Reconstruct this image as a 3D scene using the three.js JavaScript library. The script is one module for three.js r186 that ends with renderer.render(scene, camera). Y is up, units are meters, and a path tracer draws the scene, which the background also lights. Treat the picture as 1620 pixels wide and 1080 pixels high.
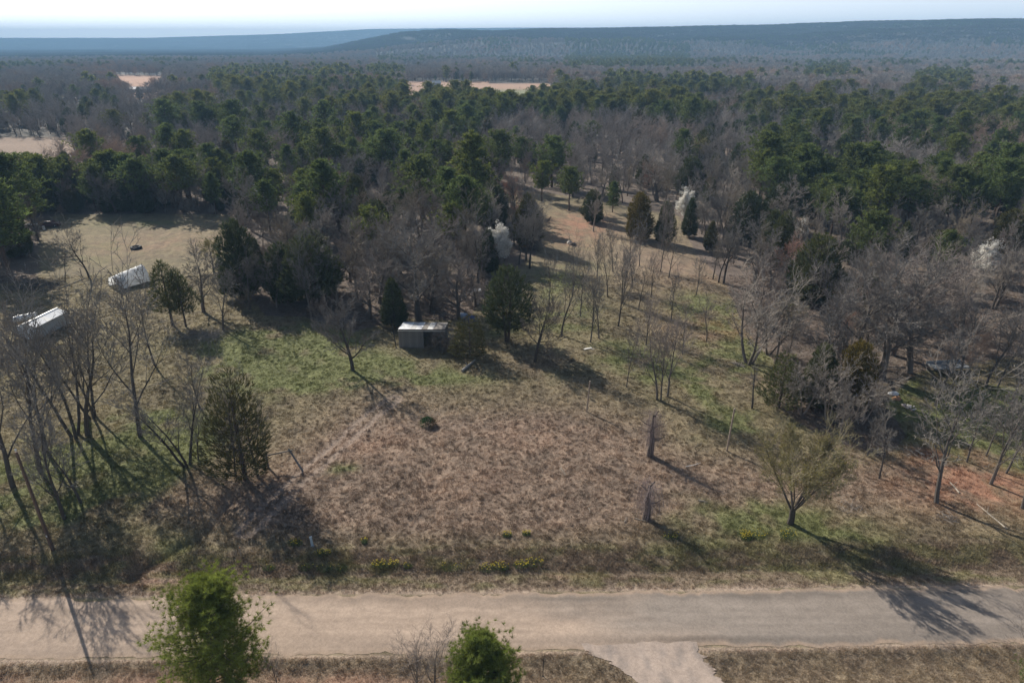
import * as THREE from 'three';
import { mergeGeometries } from 'three/addons/utils/BufferGeometryUtils.js';
import { RoundedBoxGeometry } from 'three/addons/geometries/RoundedBoxGeometry.js';

// ------------------------------------------------------------------ camera, sky, sun, air, exposure
const scene = new THREE.Scene();
const camera = new THREE.PerspectiveCamera(53.13, 1.5, 0.5, 30000);
camera.position.set(0, 42, 0);
camera.lookAt(0, 42 - 468, -1080);
const renderer = new THREE.WebGLRenderer({ antialias: true });
renderer.toneMapping = THREE.LinearToneMapping;
renderer.toneMappingExposure = 1.38;
renderer.shadowMap.enabled = true;

const SUN = new THREE.Vector3(-0.5517, 0.5358, -0.6392).normalize();
{
  const W = 512, Hh = 256, d = new Float32Array(W * Hh * 4);
  for (let j = 0; j < Hh; j++) {
    const el = ((j + 0.5) / Hh - 0.5) * Math.PI, y = Math.sin(el), r = Math.cos(el);
    for (let i = 0; i < W; i++) {
      const a = ((i + 0.5) / W - 0.5) * 2 * Math.PI, x = r * Math.cos(a), z = r * Math.sin(a);
      const ang = Math.acos(Math.min(1, Math.max(-1, x * SUN.x + y * SUN.y + z * SUN.z)));
      const hz = Math.exp(-Math.max(0, el) * 7.5), gl = 1.2 * Math.exp(-ang / 0.2) + 0.18 * Math.exp(-ang / 0.6) + hz * 5.5 * Math.exp(-ang / 0.5);
      const k = (j * W + i) * 4;
      d[k] = 0.035 + 0.9 * hz + gl * 1.0; d[k + 1] = 0.062 + 0.93 * hz + gl * 0.97; d[k + 2] = 0.125 + 0.92 * hz + gl * 0.92; d[k + 3] = 1;
    }
  }
  const t = new THREE.DataTexture(d, W, Hh, THREE.RGBAFormat, THREE.FloatType);
  t.mapping = THREE.EquirectangularReflectionMapping; t.magFilter = t.minFilter = THREE.LinearFilter; t.needsUpdate = true;
  scene.background = t; scene.environment = t;
}
const sun = new THREE.DirectionalLight(new THREE.Color(1, 0.93, 0.82), 5);
sun.position.copy(SUN).multiplyScalar(400).add(new THREE.Vector3(0, 0, -110));
sun.target.position.set(0, 0, -110); scene.add(sun.target);
sun.castShadow = true; sun.shadow.radius = 0.8; sun.shadow.mapSize.set(4096, 4096);
Object.assign(sun.shadow.camera, { left: -160, right: 160, top: 160, bottom: -160, near: 1, far: 900 });
scene.add(sun);
scene.fog = new THREE.FogExp2(new THREE.Color(0.37, 0.655, 1.0), 2.0e-4);

// ------------------------------------------------------------------ helpers
const rngOf = (s) => () => { s |= 0; s = (s + 0x6d2b79f5) | 0; let t = Math.imul(s ^ (s >>> 15), 1 | s); t = (t + Math.imul(t ^ (t >>> 7), 61 | t)) ^ t; return ((t ^ (t >>> 14)) >>> 0) / 4294967296; };
const hash = (i, j) => { let h = Math.imul(i, 374761393) + Math.imul(j, 668265263); h = Math.imul(h ^ (h >>> 13), 1274126177); return ((h ^ (h >>> 16)) >>> 0) / 4294967296; };
function noise(x, y, period) {
  const i = Math.floor(x), j = Math.floor(y), u = x - i, v = y - j, a = u * u * (3 - 2 * u), b = v * v * (3 - 2 * v);
  const w = period ? (n) => ((n % period) + period) % period : (n) => n;
  const p = hash(w(i), w(j)), q = hash(w(i + 1), w(j)), r = hash(w(i), w(j + 1)), s = hash(w(i + 1), w(j + 1));
  return p + (q - p) * a + (r - p) * b + (p - q - r + s) * a * b;
}
const fbm = (x, y, n = 3) => { let s = 0, a = 0.5, t = 0; for (let k = 0; k < n; k++) { s += a * noise(x + k * 17.3, y - k * 9.1); t += a; x *= 2.03; y *= 2.03; a *= 0.5; } return s / t; };
const clamp = (v, a = 0, b = 1) => Math.min(b, Math.max(a, v));
const smooth = (a, b, v) => { const t = clamp((v - a) / (b - a)); return t * t * (3 - 2 * t); };
const mix3 = (a, b, t) => [a[0] + (b[0] - a[0]) * t, a[1] + (b[1] - a[1]) * t, a[2] + (b[2] - a[2]) * t];
const mul3 = (a, s) => [a[0] * s, a[1] * s, a[2] * s];
const add = (a, b, s = 1) => [a[0] + b[0] * s, a[1] + b[1] * s, a[2] + b[2] * s];
const unit = (a) => { const l = Math.hypot(a[0], a[1], a[2]) || 1; return [a[0] / l, a[1] / l, a[2] / l]; };
const cross = (a, b) => [a[1] * b[2] - a[2] * b[1], a[2] * b[0] - a[0] * b[2], a[0] * b[1] - a[1] * b[0]];
function inside(poly, x, z) {
  let c = false;
  for (let i = 0, j = poly.length - 1; i < poly.length; j = i++) { const [a, b] = poly[i], [p, q] = poly[j]; if ((b > z) !== (q > z) && x < ((p - a) * (z - b)) / (q - b) + a) c = !c; }
  return c;
}
function boxed(poly) { const b = [1e9, 1e9, -1e9, -1e9]; for (const [x, z] of poly) { b[0] = Math.min(b[0], x); b[1] = Math.min(b[1], z); b[2] = Math.max(b[2], x); b[3] = Math.max(b[3], z); } return (x, z) => x > b[0] && x < b[2] && z > b[1] && z < b[3] && inside(poly, x, z); }
function toLine(line, x, z) {
  let m = 1e9;
  for (let k = 1; k < line.length; k++) { const [a, b] = line[k - 1], [c, d] = line[k], ux = c - a, uz = d - b, t = clamp(((x - a) * ux + (z - b) * uz) / (ux * ux + uz * uz)); m = Math.min(m, Math.hypot(x - a - t * ux, z - b - t * uz)); }
  return m;
}
// growing mesh: plain arrays, flat faces, absolute vertex colours
class Geo {
  constructor() { this.p = []; this.c = []; this.i = []; }
  get size() { return this.p.length / 3; }
  v(a, c) { this.p.push(a[0], a[1], a[2]); this.c.push(c[0], c[1], c[2]); }
  limb(pts, rad, sides, col) {
    const start = this.size; let t = unit(add(pts[1], pts[0], -1)); let n = unit(cross(t, Math.abs(t[1]) < 0.9 ? [0, 1, 0] : [1, 0, 0]));
    for (let k = 0; k < pts.length; k++) {
      if (k) t = unit(add(pts[Math.min(k + 1, pts.length - 1)], pts[k - 1], -1));
      const b = unit(cross(t, n)); n = unit(cross(b, t));
      for (let s = 0; s < sides; s++) { const a = (s / sides) * 2 * Math.PI, cs = Math.cos(a) * rad[k], sn = Math.sin(a) * rad[k]; this.v([pts[k][0] + n[0] * cs + b[0] * sn, pts[k][1] + n[1] * cs + b[1] * sn, pts[k][2] + n[2] * cs + b[2] * sn], col); }
    }
    for (let k = 1; k < pts.length; k++) for (let s = 0; s < sides; s++) { const a = start + (k - 1) * sides + s, b = start + (k - 1) * sides + ((s + 1) % sides); this.i.push(a, b, a + sides, b, b + sides, a + sides); }
    return this;
  }
  spike(a, b, r, col) {
    const t = unit(add(b, a, -1)), n = unit(cross(t, Math.abs(t[1]) < 0.9 ? [0, 1, 0] : [1, 0, 0])), m = cross(t, n), s = this.size;
    for (let k = 0; k < 3; k++) { const q = k * 2.0944; this.v(add(add(a, n, Math.cos(q) * r), m, Math.sin(q) * r), col); }
    this.v(b, col); this.i.push(s, s + 1, s + 3, s + 1, s + 2, s + 3, s + 2, s, s + 3);
  }
  blade(p, d, len, w, col, rnd) { // one narrow leaf-sized triangle
    const q = unit(cross(d, unit([rnd() - 0.5, rnd() - 0.5, rnd() - 0.5]))), s = this.size;
    this.v(add(p, q, w / 2), col); this.v(add(p, q, -w / 2), col); this.v(add(p, d, len), col); this.i.push(s, s + 1, s + 2);
  }
  leaf(p, d, len, w, col, rnd) { // a rhombus
    const q = unit(cross(d, unit([rnd() - 0.5, rnd() - 0.5, rnd() - 0.5]))), m = add(p, d, len * 0.5), s = this.size;
    this.v(p, col); this.v(add(m, q, w / 2), col); this.v(add(p, d, len), col); this.v(add(m, q, -w / 2), col); this.i.push(s, s + 1, s + 2, s, s + 2, s + 3);
  }
  done(scale = 1) {
    const g = new THREE.BufferGeometry(); const p = new Float32Array(this.p); if (scale !== 1) for (let k = 0; k < p.length; k++) p[k] *= scale;
    g.setAttribute('position', new THREE.BufferAttribute(p, 3)); g.setAttribute('color', new THREE.BufferAttribute(new Float32Array(this.c), 3)); g.setIndex(new THREE.BufferAttribute(new Uint32Array(this.i), 1)); return g;
  }
}
const used = {};
const numbered = (n) => { used[n] = (used[n] || 0) + 1; return used[n] === 1 ? n : n + '_' + String(used[n] - 1).padStart(3, '0'); };
function tag(o, label, category, group, kind) { if (label) o.userData.label = label; if (category) o.userData.category = category; if (group) o.userData.group = group; if (kind) o.userData.kind = kind; return o; }
function thing(name, label, category, pos = [0, 0, 0], turn = 0, group) { const o = new THREE.Group(); o.name = numbered(name); o.position.set(...pos); o.rotation.y = turn; scene.add(o); return tag(o, label, category, group); }
function part(name, geometry, material, parent) { const m = new THREE.Mesh(geometry, material); m.name = name; m.castShadow = m.receiveShadow = true; parent.add(m); return m; }
function solo(name, geometry, material, label, category, group, kind) { const m = part(numbered(name), geometry, material, scene); return tag(m, label, category, group, kind); }
const box = (w, h, d, x = 0, y = 0, z = 0, ry = 0, rx = 0, rz = 0) => { const g = new RoundedBoxGeometry(w, h, d, 1, Math.min(w, h, d) * 0.12); if (rx) g.rotateX(rx); if (rz) g.rotateZ(rz); if (ry) g.rotateY(ry); return g.translate(x, y, z); };
const cyl = (r0, r1, a, b, n = 10) => { const A = new THREE.Vector3(...a), B = new THREE.Vector3(...b), L = A.distanceTo(B), g = new THREE.CylinderGeometry(r1, r0, L, n, 1); g.applyQuaternion(new THREE.Quaternion().setFromUnitVectors(new THREE.Vector3(0, 1, 0), B.clone().sub(A).normalize())); return g.translate((A.x + B.x) / 2, (A.y + B.y) / 2, (A.z + B.z) / 2); };
function texture(size, f, srgb = false) {
  const d = new Uint8Array(size * size * 4);
  for (let j = 0; j < size; j++) for (let i = 0; i < size; i++) { const v = f(i / size, j / size), k = (j * size + i) * 4; for (let c = 0; c < 3; c++) d[k + c] = 255 * clamp(Array.isArray(v) ? v[c] : v); d[k + 3] = 255; }
  const t = new THREE.DataTexture(d, size, size); t.wrapS = t.wrapT = THREE.RepeatWrapping; t.magFilter = THREE.LinearFilter; t.minFilter = THREE.LinearMipmapLinearFilter; t.generateMipmaps = true; if (srgb) t.colorSpace = THREE.SRGBColorSpace; t.needsUpdate = true; return t;
}
const pn = (u, v, n) => noise(u * n, v * n, n); // tiling noise
const grainTex = texture(1024, (u, v) => { const a = pn(u, v, 16), b = pn(u + 0.3, v, 48), c = pn(u, v + 0.2, 128), e = pn(u + 0.1, v, 320); return 0.3 + 0.14 * a + 0.2 * b + 0.36 * c + 0.4 * e - 0.14; });
const gravelTex = texture(1024, (u, v) => { const a = pn(u, v, 8), b = pn(u, v, 40), c = pn(u + 0.4, v, 150), e = pn(u, v + 0.7, 400); return 0.5 + 0.12 * a + 0.16 * b + 0.24 * c + 0.3 * e - 0.1 - (c > 0.82 ? 0.12 : 0); });
const weatherTex = texture(256, (u, v) => 0.62 + 0.2 * pn(u, v, 6) + 0.16 * pn(u, v, 24) + 0.14 * noise(u * 90, v * 6, 90));
const std = (rgb, rough = 0.9, extra = {}) => new THREE.MeshStandardMaterial({ color: new THREE.Color().setRGB(...rgb), roughness: rough, ...extra });
const worn = (rgb, rough = 0.85, extra = {}) => std(mul3(rgb, 1.25), rough, { map: weatherTex, ...extra });

// ------------------------------------------------------------------ the lie of the land
const zN = (x) => -44.0 - 0.0178 * clamp(x, -60, 60) - 0.02 * (x - clamp(x, -60, 60)); // north edge of the road
const zS = (x) => -38.1 - 0.023 * clamp(x, -60, 60) - 0.02 * (x - clamp(x, -60, 60)); // south edge
const gully = [[-32.97,-45.94],[-31.04,-48.48],[-28.95,-51.05],[-28.53,-54.02],[-28.32,-57.90]];
const lane = [[-24.85,-51.77],[-24.02,-55.81],[-22.76,-59.21],[-19.62,-67.32],[-17.24,-74.06],[-15.37,-78.01]];
const driveway = [[5.51,-38.16],[7.49,-36.89],[9.04,-34.99],[9.77,-31.78],[16.14,-31.78],[15.36,-34.99],[14.39,-36.78],[14.18,-38.39]];
const inDrive = boxed(driveway);
// ridge profiles: [bearing, crest height] read from the skyline
const ridgeNear = [[-60, 0], [-18, 0], [-14, 14], [-11, 54], [-8, 88], [-5, 97], [-1, 91], [3, 103], [13, 108], [20, 116], [27, 124], [34, 125], [60, 122]];
const ridgeFar = [[-60, 88], [-34, 92], [-26, 98], [-17, 142], [-10.8, 194], [-4.5, 208], [0, 212], [60, 212]];
const along = (t, v) => { for (let k = 1; k < t.length; k++) if (v < t[k][0]) { const f = (v - t[k - 1][0]) / (t[k][0] - t[k - 1][0]); return t[k - 1][1] + (t[k][1] - t[k - 1][1]) * clamp(f); } return t[t.length - 1][1]; };
function height(x, z) {
  const d = Math.hypot(x, z); let y = 0;
  if (d > 700 && z < 0) {
    const b = (Math.atan2(x, -z) * 180) / Math.PI, w = (fbm(x / 420 + 3, z / 420, 3) - 0.5);
    y += along(ridgeNear, b) * smooth(2050 + w * 900, 3500 + w * 900, d) * (1 + w * 0.22);
    const f = along(ridgeFar, b) * smooth(6300 + w * 1200, 8600, d); y = Math.max(y, f);
    y += (fbm(x / 300, z / 300, 2) - 0.5) * 9 * smooth(700, 1500, d) * smooth(9000, 3500, d);
  }
  if (d < 420) {
    const n = zN(x) - z, s = z - zS(x);
    const off = n > 0 ? smooth(0, 1.2, n) : s > 0 ? smooth(0, 1.2, s) : 0;
    let m = (fbm(x / 4.3, z / 4.3, 2) - 0.5) * 0.22 + (fbm(x / 0.75, z / 0.75, 2) - 0.5) * 0.15;
    if (n > 0) m += -0.22 * Math.exp(-(((n - 2.4) / 1.0) ** 2)) + 0.16 * smooth(3.5, 5.5, n) * smooth(14, 7, n);
    if (s > 0) m += -0.22 * Math.exp(-(((s - 2.2) / 1.4) ** 2));
    const l = toLine(lane, x, z), g = toLine(gully, x, z);
    m -= 0.06 * Math.exp(-(((l - 0.8) / 0.3) ** 2)) + 0.45 * Math.exp(-((g / 0.6) ** 2)) * (0.7 + 0.6 * noise(x, z));
    let o = off; if (s > -0.5 && s < 12) { const p = toLine([...driveway, driveway[0]], x, z); o *= inDrive(x, z) ? 0 : smooth(0, 1.0, p); }
    y += m * o - 0.012 * (1 - off) * (n < 0 && s < 0 ? 1 : 0);
    if (inDrive(x, z)) y = -0.012;
  }
  return y;
}
// where nothing but grass grows, and the fields far off
const clearing = boxed([[-43.13,-27.54],[-118.71,-107.68],[-104.80,-123.58],[-92.04,-126.24],[-123.16,-175.60],[-123.43,-183.59],[-76.06,-184.35],[-60.29,-146.06],[-47.61,-117.17],[-41.71,-107.68],[-35.29,-107.68],[-25.26,-100.74],[-18.05,-106.81],[-7.35,-105.37],[-5.47,-115.82],[-2.41,-123.58],[-0.51,-131.46],[4.99,-145.07],[8.35,-178.43],[-3.83,-207.23],[-2.02,-219.15],[11.79,-213.03],[32.44,-193.92],[44.93,-181.35],[40.47,-146.06],[41.17,-124.33],[37.60,-102.06],[37.86,-88.91],[33.20,-76.65],[36.29,-68.98],[41.36,-64.31],[46.37,-68.98],[47.55,-76.65],[56.55,-85.81],[75.98,-92.20],[111.62,-92.20],[46.24,-27.54]]);
const fields = [
  [boxed([[-298.93,-348.31],[-221.61,-353.37],[-199.32,-322.80],[-167.68,-256.69],[-213.31,-243.34]]), [0.24, 0.17, 0.125]],
  [boxed([[-595.99,-1081],[-508.18,-1081],[-371.58,-774.12],[-314.97,-623.20],[-329.68,-623.20],[-423.58,-785.94]]), [0.4, 0.235, 0.155]],
  [boxed([[-488.25,-1179],[-465.88,-1179],[-411.07,-1038],[-430.81,-1038]]), [0.42, 0.25, 0.16]],
  [boxed([[-134.16,-910.72],[45.00,-894.98],[37.37,-531.57],[-79.40,-531.57]]), [0.36, 0.225, 0.155]],
  [boxed([[-288.11,-1566],[-52.31,-1521],[-45.21,-1312],[-244.89,-1329]]), [0.4, 0.32, 0.26]],
  [boxed([[136.46,-998.36],[191.73,-998.36],[163.90,-850.79],[114.43,-850.79]]), [0.36, 0.25, 0.18]],
  [boxed([[258.00,-961.39],[326.24,-961.39],[274.64,-810.69],[215.49,-810.69]]), [0.34, 0.23, 0.17]],
  [boxed([[96.83,-672.54],[151.81,-663.79],[137.85,-601.08],[87.82,-608.28]]), [0.3, 0.23, 0.16]],
];
const greens = [ // [x, z, radius x, radius z, amount]
  [-34.84,-95.71, 14, 11, 1.0], [-28.28,-85.81, 12, 7, 0.8], [-43.03,-66.91, 13, 10, 1.0], [-47.28,-62.46, 10, 8, 0.6], [-17.67,-85.81, 10, 5, 0.55], [-5.11,-102.06, 9, 9, 0.5], [26.01,-83.84, 10, 9, 0.85], [26.66,-68.98, 7, 6, 0.6], [34.49,-110.69, 8, 12, 0.9], [36.77,-95.71, 10, 8, 0.5],
  [9.63,-107.68, 10, 14, 0.55], [8.71,-128.21, 10, 12, 0.5], [15.95,-92.20, 8, 7, 0.45], [-18.50,-62.46, 2.2, 1.5, 0.8], [20.81,-53.83, 9, 5, 0.6], [30.21,-50.17, 8, 5, 0.5], [25.56,-50.17, 6, 4, 0.5], [59.48,-70.41, 20, 14, 0.75], [55.61,-76.65, 14, 12, 0.5], [10.76,-48.48, 22, 1.8, 0.5], [-23.08,-48.07, 12, 2.0, 0.45],
  [-89.28,-148.60, 26, 24, 0.5], [-97.15,-175.60, 22, 8, 0.45], [-66.60,-92.20, 18, 16, 0.35], [-48.41,-55.81, 9, 6, 0.45], [-31.95,-50.17, 9, 4, 0.4], [17.01,-148.60, 9, 20, 0.4], [31.43,-213.03, 20, 20, 0.5], [2.60,-83.84, 9, 4, 0.4], [-9.54,-83.84, 7, 4, 0.35], [30.52,-700.17, 110, 60, 0.8],
];
const tans = [[-7.54,-62.46, 22, 9, 1], [-1.89,-55.81, 26, 6, 0.9], [5.10,-67.59, 14, 9, 0.9], [-15.55,-68.98, 10, 8, 0.7], [35.51,-136.62, 20, 24, 0.5], [22.29,-156.73, 16, 30, 0.3], [26.41,-96.92, 8, 8, 0.6], [32.70,-85.81, 10, 7, 0.6], [-84.71,-156.73, 22, 18, 0.45], [34.10,-58.99, 10, 6, 0.6], [45.91,-60.11, 12, 7, 0.7], [-37.80,-102.06, 8, 5, 0.4], [-18.38,-80.12, 7, 5, 0.5], [-49.90,-60.11, 9, 6, 0.4], [-31.44,-55.81, 9, 6, 0.4], [6.31,-87.86, 9, 6, 0.4], [21.29,-60.11, 9, 5, 0.5]];
const reds = [[18.80,-174.22, 8, 14, 0.6], [14.35,-159.61, 7, 12, 0.3], [48.20,-58.99, 7, 4, 0.9], [48.03,-64.94, 4, 3, 0.4], [-30.14,-45.71, 2.6, 1.2, 0.8], [2.96,-68.98, 5, 4, 0.16], [-3.63,-59.55, 4, 3, 0.16], [-16.04,-67.59, 4, 3, 0.18], [35.01,-134.43, 10, 14, 0.15], [-15.47,-35.36, 11, 0.9, 0.8], [-32.37,-35.46, 18, 0.8, 0.6], [4.65,-46.25, 3, 0.5, 0.6], [1.97,-214.03, 8, 10, 0.4], [34.74,-102.06, 9, 6, 0.3], [-83.36,-153.93, 16, 10, 0.22]];
const blob = (list, x, z) => { let s = 0; for (const [a, b, rx, rz, k] of list) { const q = ((x - a) / rx) ** 2 + ((z - b) / rz) ** 2; if (q < 6) s += k * Math.exp(-q); } return s; };
const TAN = [0.262, 0.19, 0.138], BROWN = [0.178, 0.131, 0.097], GRASS = [0.2, 0.165, 0.093], DULL = [0.125, 0.1, 0.06], GREEN = [0.122, 0.142, 0.045], OLIVE = [0.165, 0.146, 0.074], RED = [0.29, 0.155, 0.098], LITTER = [0.125, 0.095, 0.08];
function woods(x, z) { const d = Math.hypot(x, z); if (z > -48 || clearing(x, z)) return 0; if (d > 150) for (const [f] of fields) if (f(x, z)) return 0; return 1; }
function groundColour(x, z) {
  const d = Math.hypot(x, z), a = fbm(x / 11 + 5, z / 11, 3), b = fbm(x / 1.2, z / 1.2 + 9, 3), e = noise(x / 0.45, z / 0.45);
  const dry = clamp(blob(tans, x, z) * (0.75 + 0.5 * a)); let c = mix3(mix3(GRASS, TAN, dry), mix3(DULL, BROWN, dry), smooth(0.3, 0.75, b * 0.7 + a * 0.3));
  if (d > 330) { for (const [f, col] of fields) if (f(x, z)) { const g = smooth(0.1, 0.5, blob(greens, x, z)); return mul3(mix3(col, [0.2, 0.2, 0.1], g), 0.85 + 0.3 * fbm(x / 30, z / 12)); } return mul3([0.075, 0.066, 0.054], 0.8 + 0.4 * a); }  // beyond the fields: shade under distant trees painted in as a darker ground colour
  const gr = clamp(blob(greens, x, z) * (0.5 + 0.85 * smooth(0.25, 0.72, fbm(x / 3.1 - 4, z / 3.1, 3))) );
  c = mix3(c, mix3(OLIVE, GREEN, smooth(0.35, 0.95, gr)), smooth(0.05, 0.9, gr) * 0.78);
  c = mix3(c, RED, clamp(blob(reds, x, z) * (0.4 + 1.1 * smooth(0.3, 0.7, fbm(x / 2 + 40, z / 2, 3)))));
  const n = zN(x) - z, s = z - zS(x);
  if (n > 0 && n < 7) { const k = smooth(7, 4.5, n); c = mix3(c, mix3(BROWN, OLIVE, smooth(0.4, 0.65, fbm(x / 2.2, z / 0.8))), k * 0.75); if (n < 1.1) c = mix3([0.33, 0.25, 0.19], c, smooth(0.1, 0.9, n + (e - 0.5) * 0.5)); }
  if (s > 0) { c = mix3(c, [0.2, 0.148, 0.108], 0.6); if (s < 0.9) c = mix3([0.33, 0.25, 0.19], c, smooth(0.1, 0.7, s + (e - 0.5) * 0.4)); }
  const l = toLine(lane, x, z); c = mix3(c, [0.255, 0.195, 0.155], 0.75 * Math.exp(-(((l - 0.85) / 0.45) ** 2)) + 0.3 * Math.exp(-((l / 0.9) ** 2)) * (1 - Math.exp(-((l / 0.4) ** 2))));
  if (woods(x, z)) c = mix3(c, mul3(LITTER, 0.75 + 0.5 * b), 0.85);
  return mul3(c, 0.84 + 0.32 * e);
}
{
  const axis = (segs) => { const o = []; for (const [a, b, s] of segs) { const n = Math.max(1, Math.round(Math.abs(b - a) / s)); for (let k = 0; k < n; k++) o.push(a + ((b - a) * k) / n); } return o; };
  const grow = (a, end, s) => { const o = []; const sg = Math.sign(end - a); let v = a; while (sg * (end - v) > 0) { v += sg * s; s *= 1.075; o.push(v); } return o; };
  const xs = [...grow(-180, -9500, 3).reverse(), ...axis([[-180, -86, 1.4], [-86, 86, 0.36], [86, 180, 1.4]]), 180, ...grow(180, 9500, 3)];
  const zs = [60, 20, 0, -20, ...axis([[-30, -112, 0.36], [-112, -270, 1.3]]), -270, ...grow(-270, -10500, 3)];
  const nx = xs.length, nz = zs.length, p = new Float32Array(nx * nz * 3), c = new Float32Array(nx * nz * 3), uv = new Float32Array(nx * nz * 2), id = [];
  for (let j = 0; j < nz; j++) for (let i = 0; i < nx; i++) {
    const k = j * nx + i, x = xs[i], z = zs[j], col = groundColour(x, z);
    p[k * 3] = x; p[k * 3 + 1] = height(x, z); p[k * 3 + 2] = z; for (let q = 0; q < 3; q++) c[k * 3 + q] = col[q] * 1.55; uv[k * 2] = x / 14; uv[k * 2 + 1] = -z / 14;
    if (i && j) id.push(k - nx - 1, k - nx, k - 1, k - nx, k, k - 1);
  }
  const g = new THREE.BufferGeometry(); g.setAttribute('position', new THREE.BufferAttribute(p, 3)); g.setAttribute('color', new THREE.BufferAttribute(c, 3)); g.setAttribute('uv', new THREE.BufferAttribute(uv, 2)); g.setIndex(new THREE.BufferAttribute(new Uint32Array(id), 1)); g.computeVertexNormals();
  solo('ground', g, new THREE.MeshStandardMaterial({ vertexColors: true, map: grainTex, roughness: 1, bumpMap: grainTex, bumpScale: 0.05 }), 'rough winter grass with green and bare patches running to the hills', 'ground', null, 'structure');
}
// ------------------------------------------------------------------ road and driveway
{
  const X = []; for (let x = -200; x <= 200; x += Math.abs(x) < 62 ? 0.4 : 2) X.push(x);
  const R = 26, p = [], c = [], uv = [], id = [];
  for (const x of X) for (let k = 0; k <= R; k++) {
    const t = k / R, wob = (q) => (fbm(x / 1.7 + q, q, 3) - 0.5) * 0.7 + (noise(x / 0.5, q) - 0.5) * 0.3;
    const a = zN(x) + wob(3), b = zS(x) + wob(31), z = a + (b - a) * t;
    const tone = smooth(-2, 16, x + (t - 0.5) * -8 + (fbm(x / 5, z / 1.5) - 0.5) * 14);
    const streak = 0.7 + 0.6 * fbm(x / 16, t * 9 + 4, 3) + 0.1 * Math.exp(-(((t - 0.33) / 0.06) ** 2)) + 0.1 * Math.exp(-(((t - 0.62) / 0.06) ** 2)) - 0.06 * Math.exp(-(((t - 0.85) / 0.08) ** 2));
    let col = mul3(mix3([0.345, 0.263, 0.203], [0.226, 0.19, 0.16], tone), streak * (0.91 + 0.18 * fbm(x / 5, z / 0.3, 3)) * (1 - 0.12 * smooth(0.6, 0.72, fbm(x / 7 + 50, z / 0.8, 3))) * 1.35);
    const edge = Math.min(t, 1 - t) * 6; col = mix3(mul3([0.33, 0.245, 0.18], 1.3), col, smooth(0.05, 0.5, edge + (noise(x * 2, t * 20) - 0.5) * 0.3));
    p.push(x, 0.006 + 0.05 * (1 - (2 * t - 1) ** 2), z); c.push(...col); uv.push(x / 6, z / 6);
  }
  for (let i = 1; i < X.length; i++) for (let k = 1; k <= R; k++) { const a = (i - 1) * (R + 1) + k - 1, b = a + R + 1; id.push(a, a + 1, b, a + 1, b + 1, b); }
  const g = new THREE.BufferGeometry(); g.setAttribute('position', new THREE.Float32BufferAttribute(p, 3)); g.setAttribute('color', new THREE.Float32BufferAttribute(c, 3)); g.setAttribute('uv', new THREE.Float32BufferAttribute(uv, 2)); g.setIndex(id); g.computeVertexNormals();
  const rm = new THREE.MeshStandardMaterial({ vertexColors: true, map: gravelTex, bumpMap: gravelTex, bumpScale: 0.012, roughness: 0.95 });
  solo('road', g, rm, 'straight dusty road, tan gravel turning to grey chip seal', 'road', null, 'structure');
  // driveway: strip from the road's edge towards and below the camera
  const L = driveway.slice(0, 4), Rr = driveway.slice(4).reverse(), dp = [], dc = [], du = [], di = [], N = 46, M = 30;
  const at = (P, t) => { const f = t * (P.length - 1), k = Math.min(P.length - 2, Math.floor(f)), u = f - k; return [P[k][0] + (P[k + 1][0] - P[k][0]) * u, P[k][1] + (P[k + 1][1] - P[k][1]) * u]; };
  for (let j = 0; j <= N; j++) for (let i = 0; i <= M; i++) {
    const t = j / N, a = at(L, t), b = at(Rr, t), u = i / M, wx = (fbm(t * 22 + u * 3, u * 8, 3) - 0.5) * 0.6;
    const x = a[0] + (b[0] - a[0]) * u + (u === 0 || u === 1 ? wx * 2 : 0), z = a[1] + (b[1] - a[1]) * u - (j === 0 ? 0.5 : 0) + (j === 0 ? wx : 0);
    const n = fbm(x / 1.1, z / 1.1, 3), w = fbm(x / 0.35 + 8, z / 1.6, 2), col = mix3([0.36, 0.285, 0.235], [0.19, 0.165, 0.15], smooth(0.45, 0.8, fbm(x / 0.5, z / 0.9 + 3, 3) * 0.6 + w * 0.45) * 0.6);
    dp.push(x, 0.012 + 0.03 * fbm(x * 1.4, z * 1.4) * Math.min(1, j / 6) + (j < 3 ? 0.02 * (3 - j) / 3 : 0), z); dc.push(...mul3(col, 1.4)); du.push(x / 6, z / 6);
    if (i && j) { const k = j * (M + 1) + i; di.push(k - M - 2, k - 1, k - M - 1, k - M - 1, k - 1, k); }
  }
  const dg = new THREE.BufferGeometry(); dg.setAttribute('position', new THREE.Float32BufferAttribute(dp, 3)); dg.setAttribute('color', new THREE.Float32BufferAttribute(dc, 3)); dg.setAttribute('uv', new THREE.Float32BufferAttribute(du, 2)); dg.setIndex(di); dg.computeVertexNormals();
  solo('driveway', dg, rm, 'rutted gravel driveway joining the road', 'driveway', null, 'structure');
}
console.log('ground done');

// ------------------------------------------------------------------ trees: a few grown by code of each kind, then cloned
const wood = (tint) => new THREE.MeshStandardMaterial({ vertexColors: true, flatShading: true, roughness: 0.95, color: new THREE.Color().setRGB(...tint) });
const leafy = (tint, through = 0.4) => new THREE.MeshPhysicalMaterial({ vertexColors: true, flatShading: true, roughness: 1, specularIntensity: 0.25, transmission: through, thickness: 0, side: THREE.DoubleSide, color: new THREE.Color().setRGB(...tint) });
const WOOD = [[1, 1, 1], [0.8, 0.78, 0.76], [1.25, 1.22, 1.2], [1.15, 1.05, 0.95]].map(wood), PALEWOOD = wood([2.3, 2.25, 2.2]), DARKWOOD = wood([0.6, 0.58, 0.56]);
const TWIG = [[1, 1, 1], [1.12, 1.04, 1.03], [0.85, 0.85, 0.88], [1.2, 1.1, 0.92], [1.4, 1.36, 1.32]].map(wood), REDTWIG = wood([1.6, 1.05, 0.9]), DARKTWIG = wood([0.62, 0.58, 0.55]), YELLOWTWIG = wood([1.15, 1.1, 0.75]);
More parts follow.
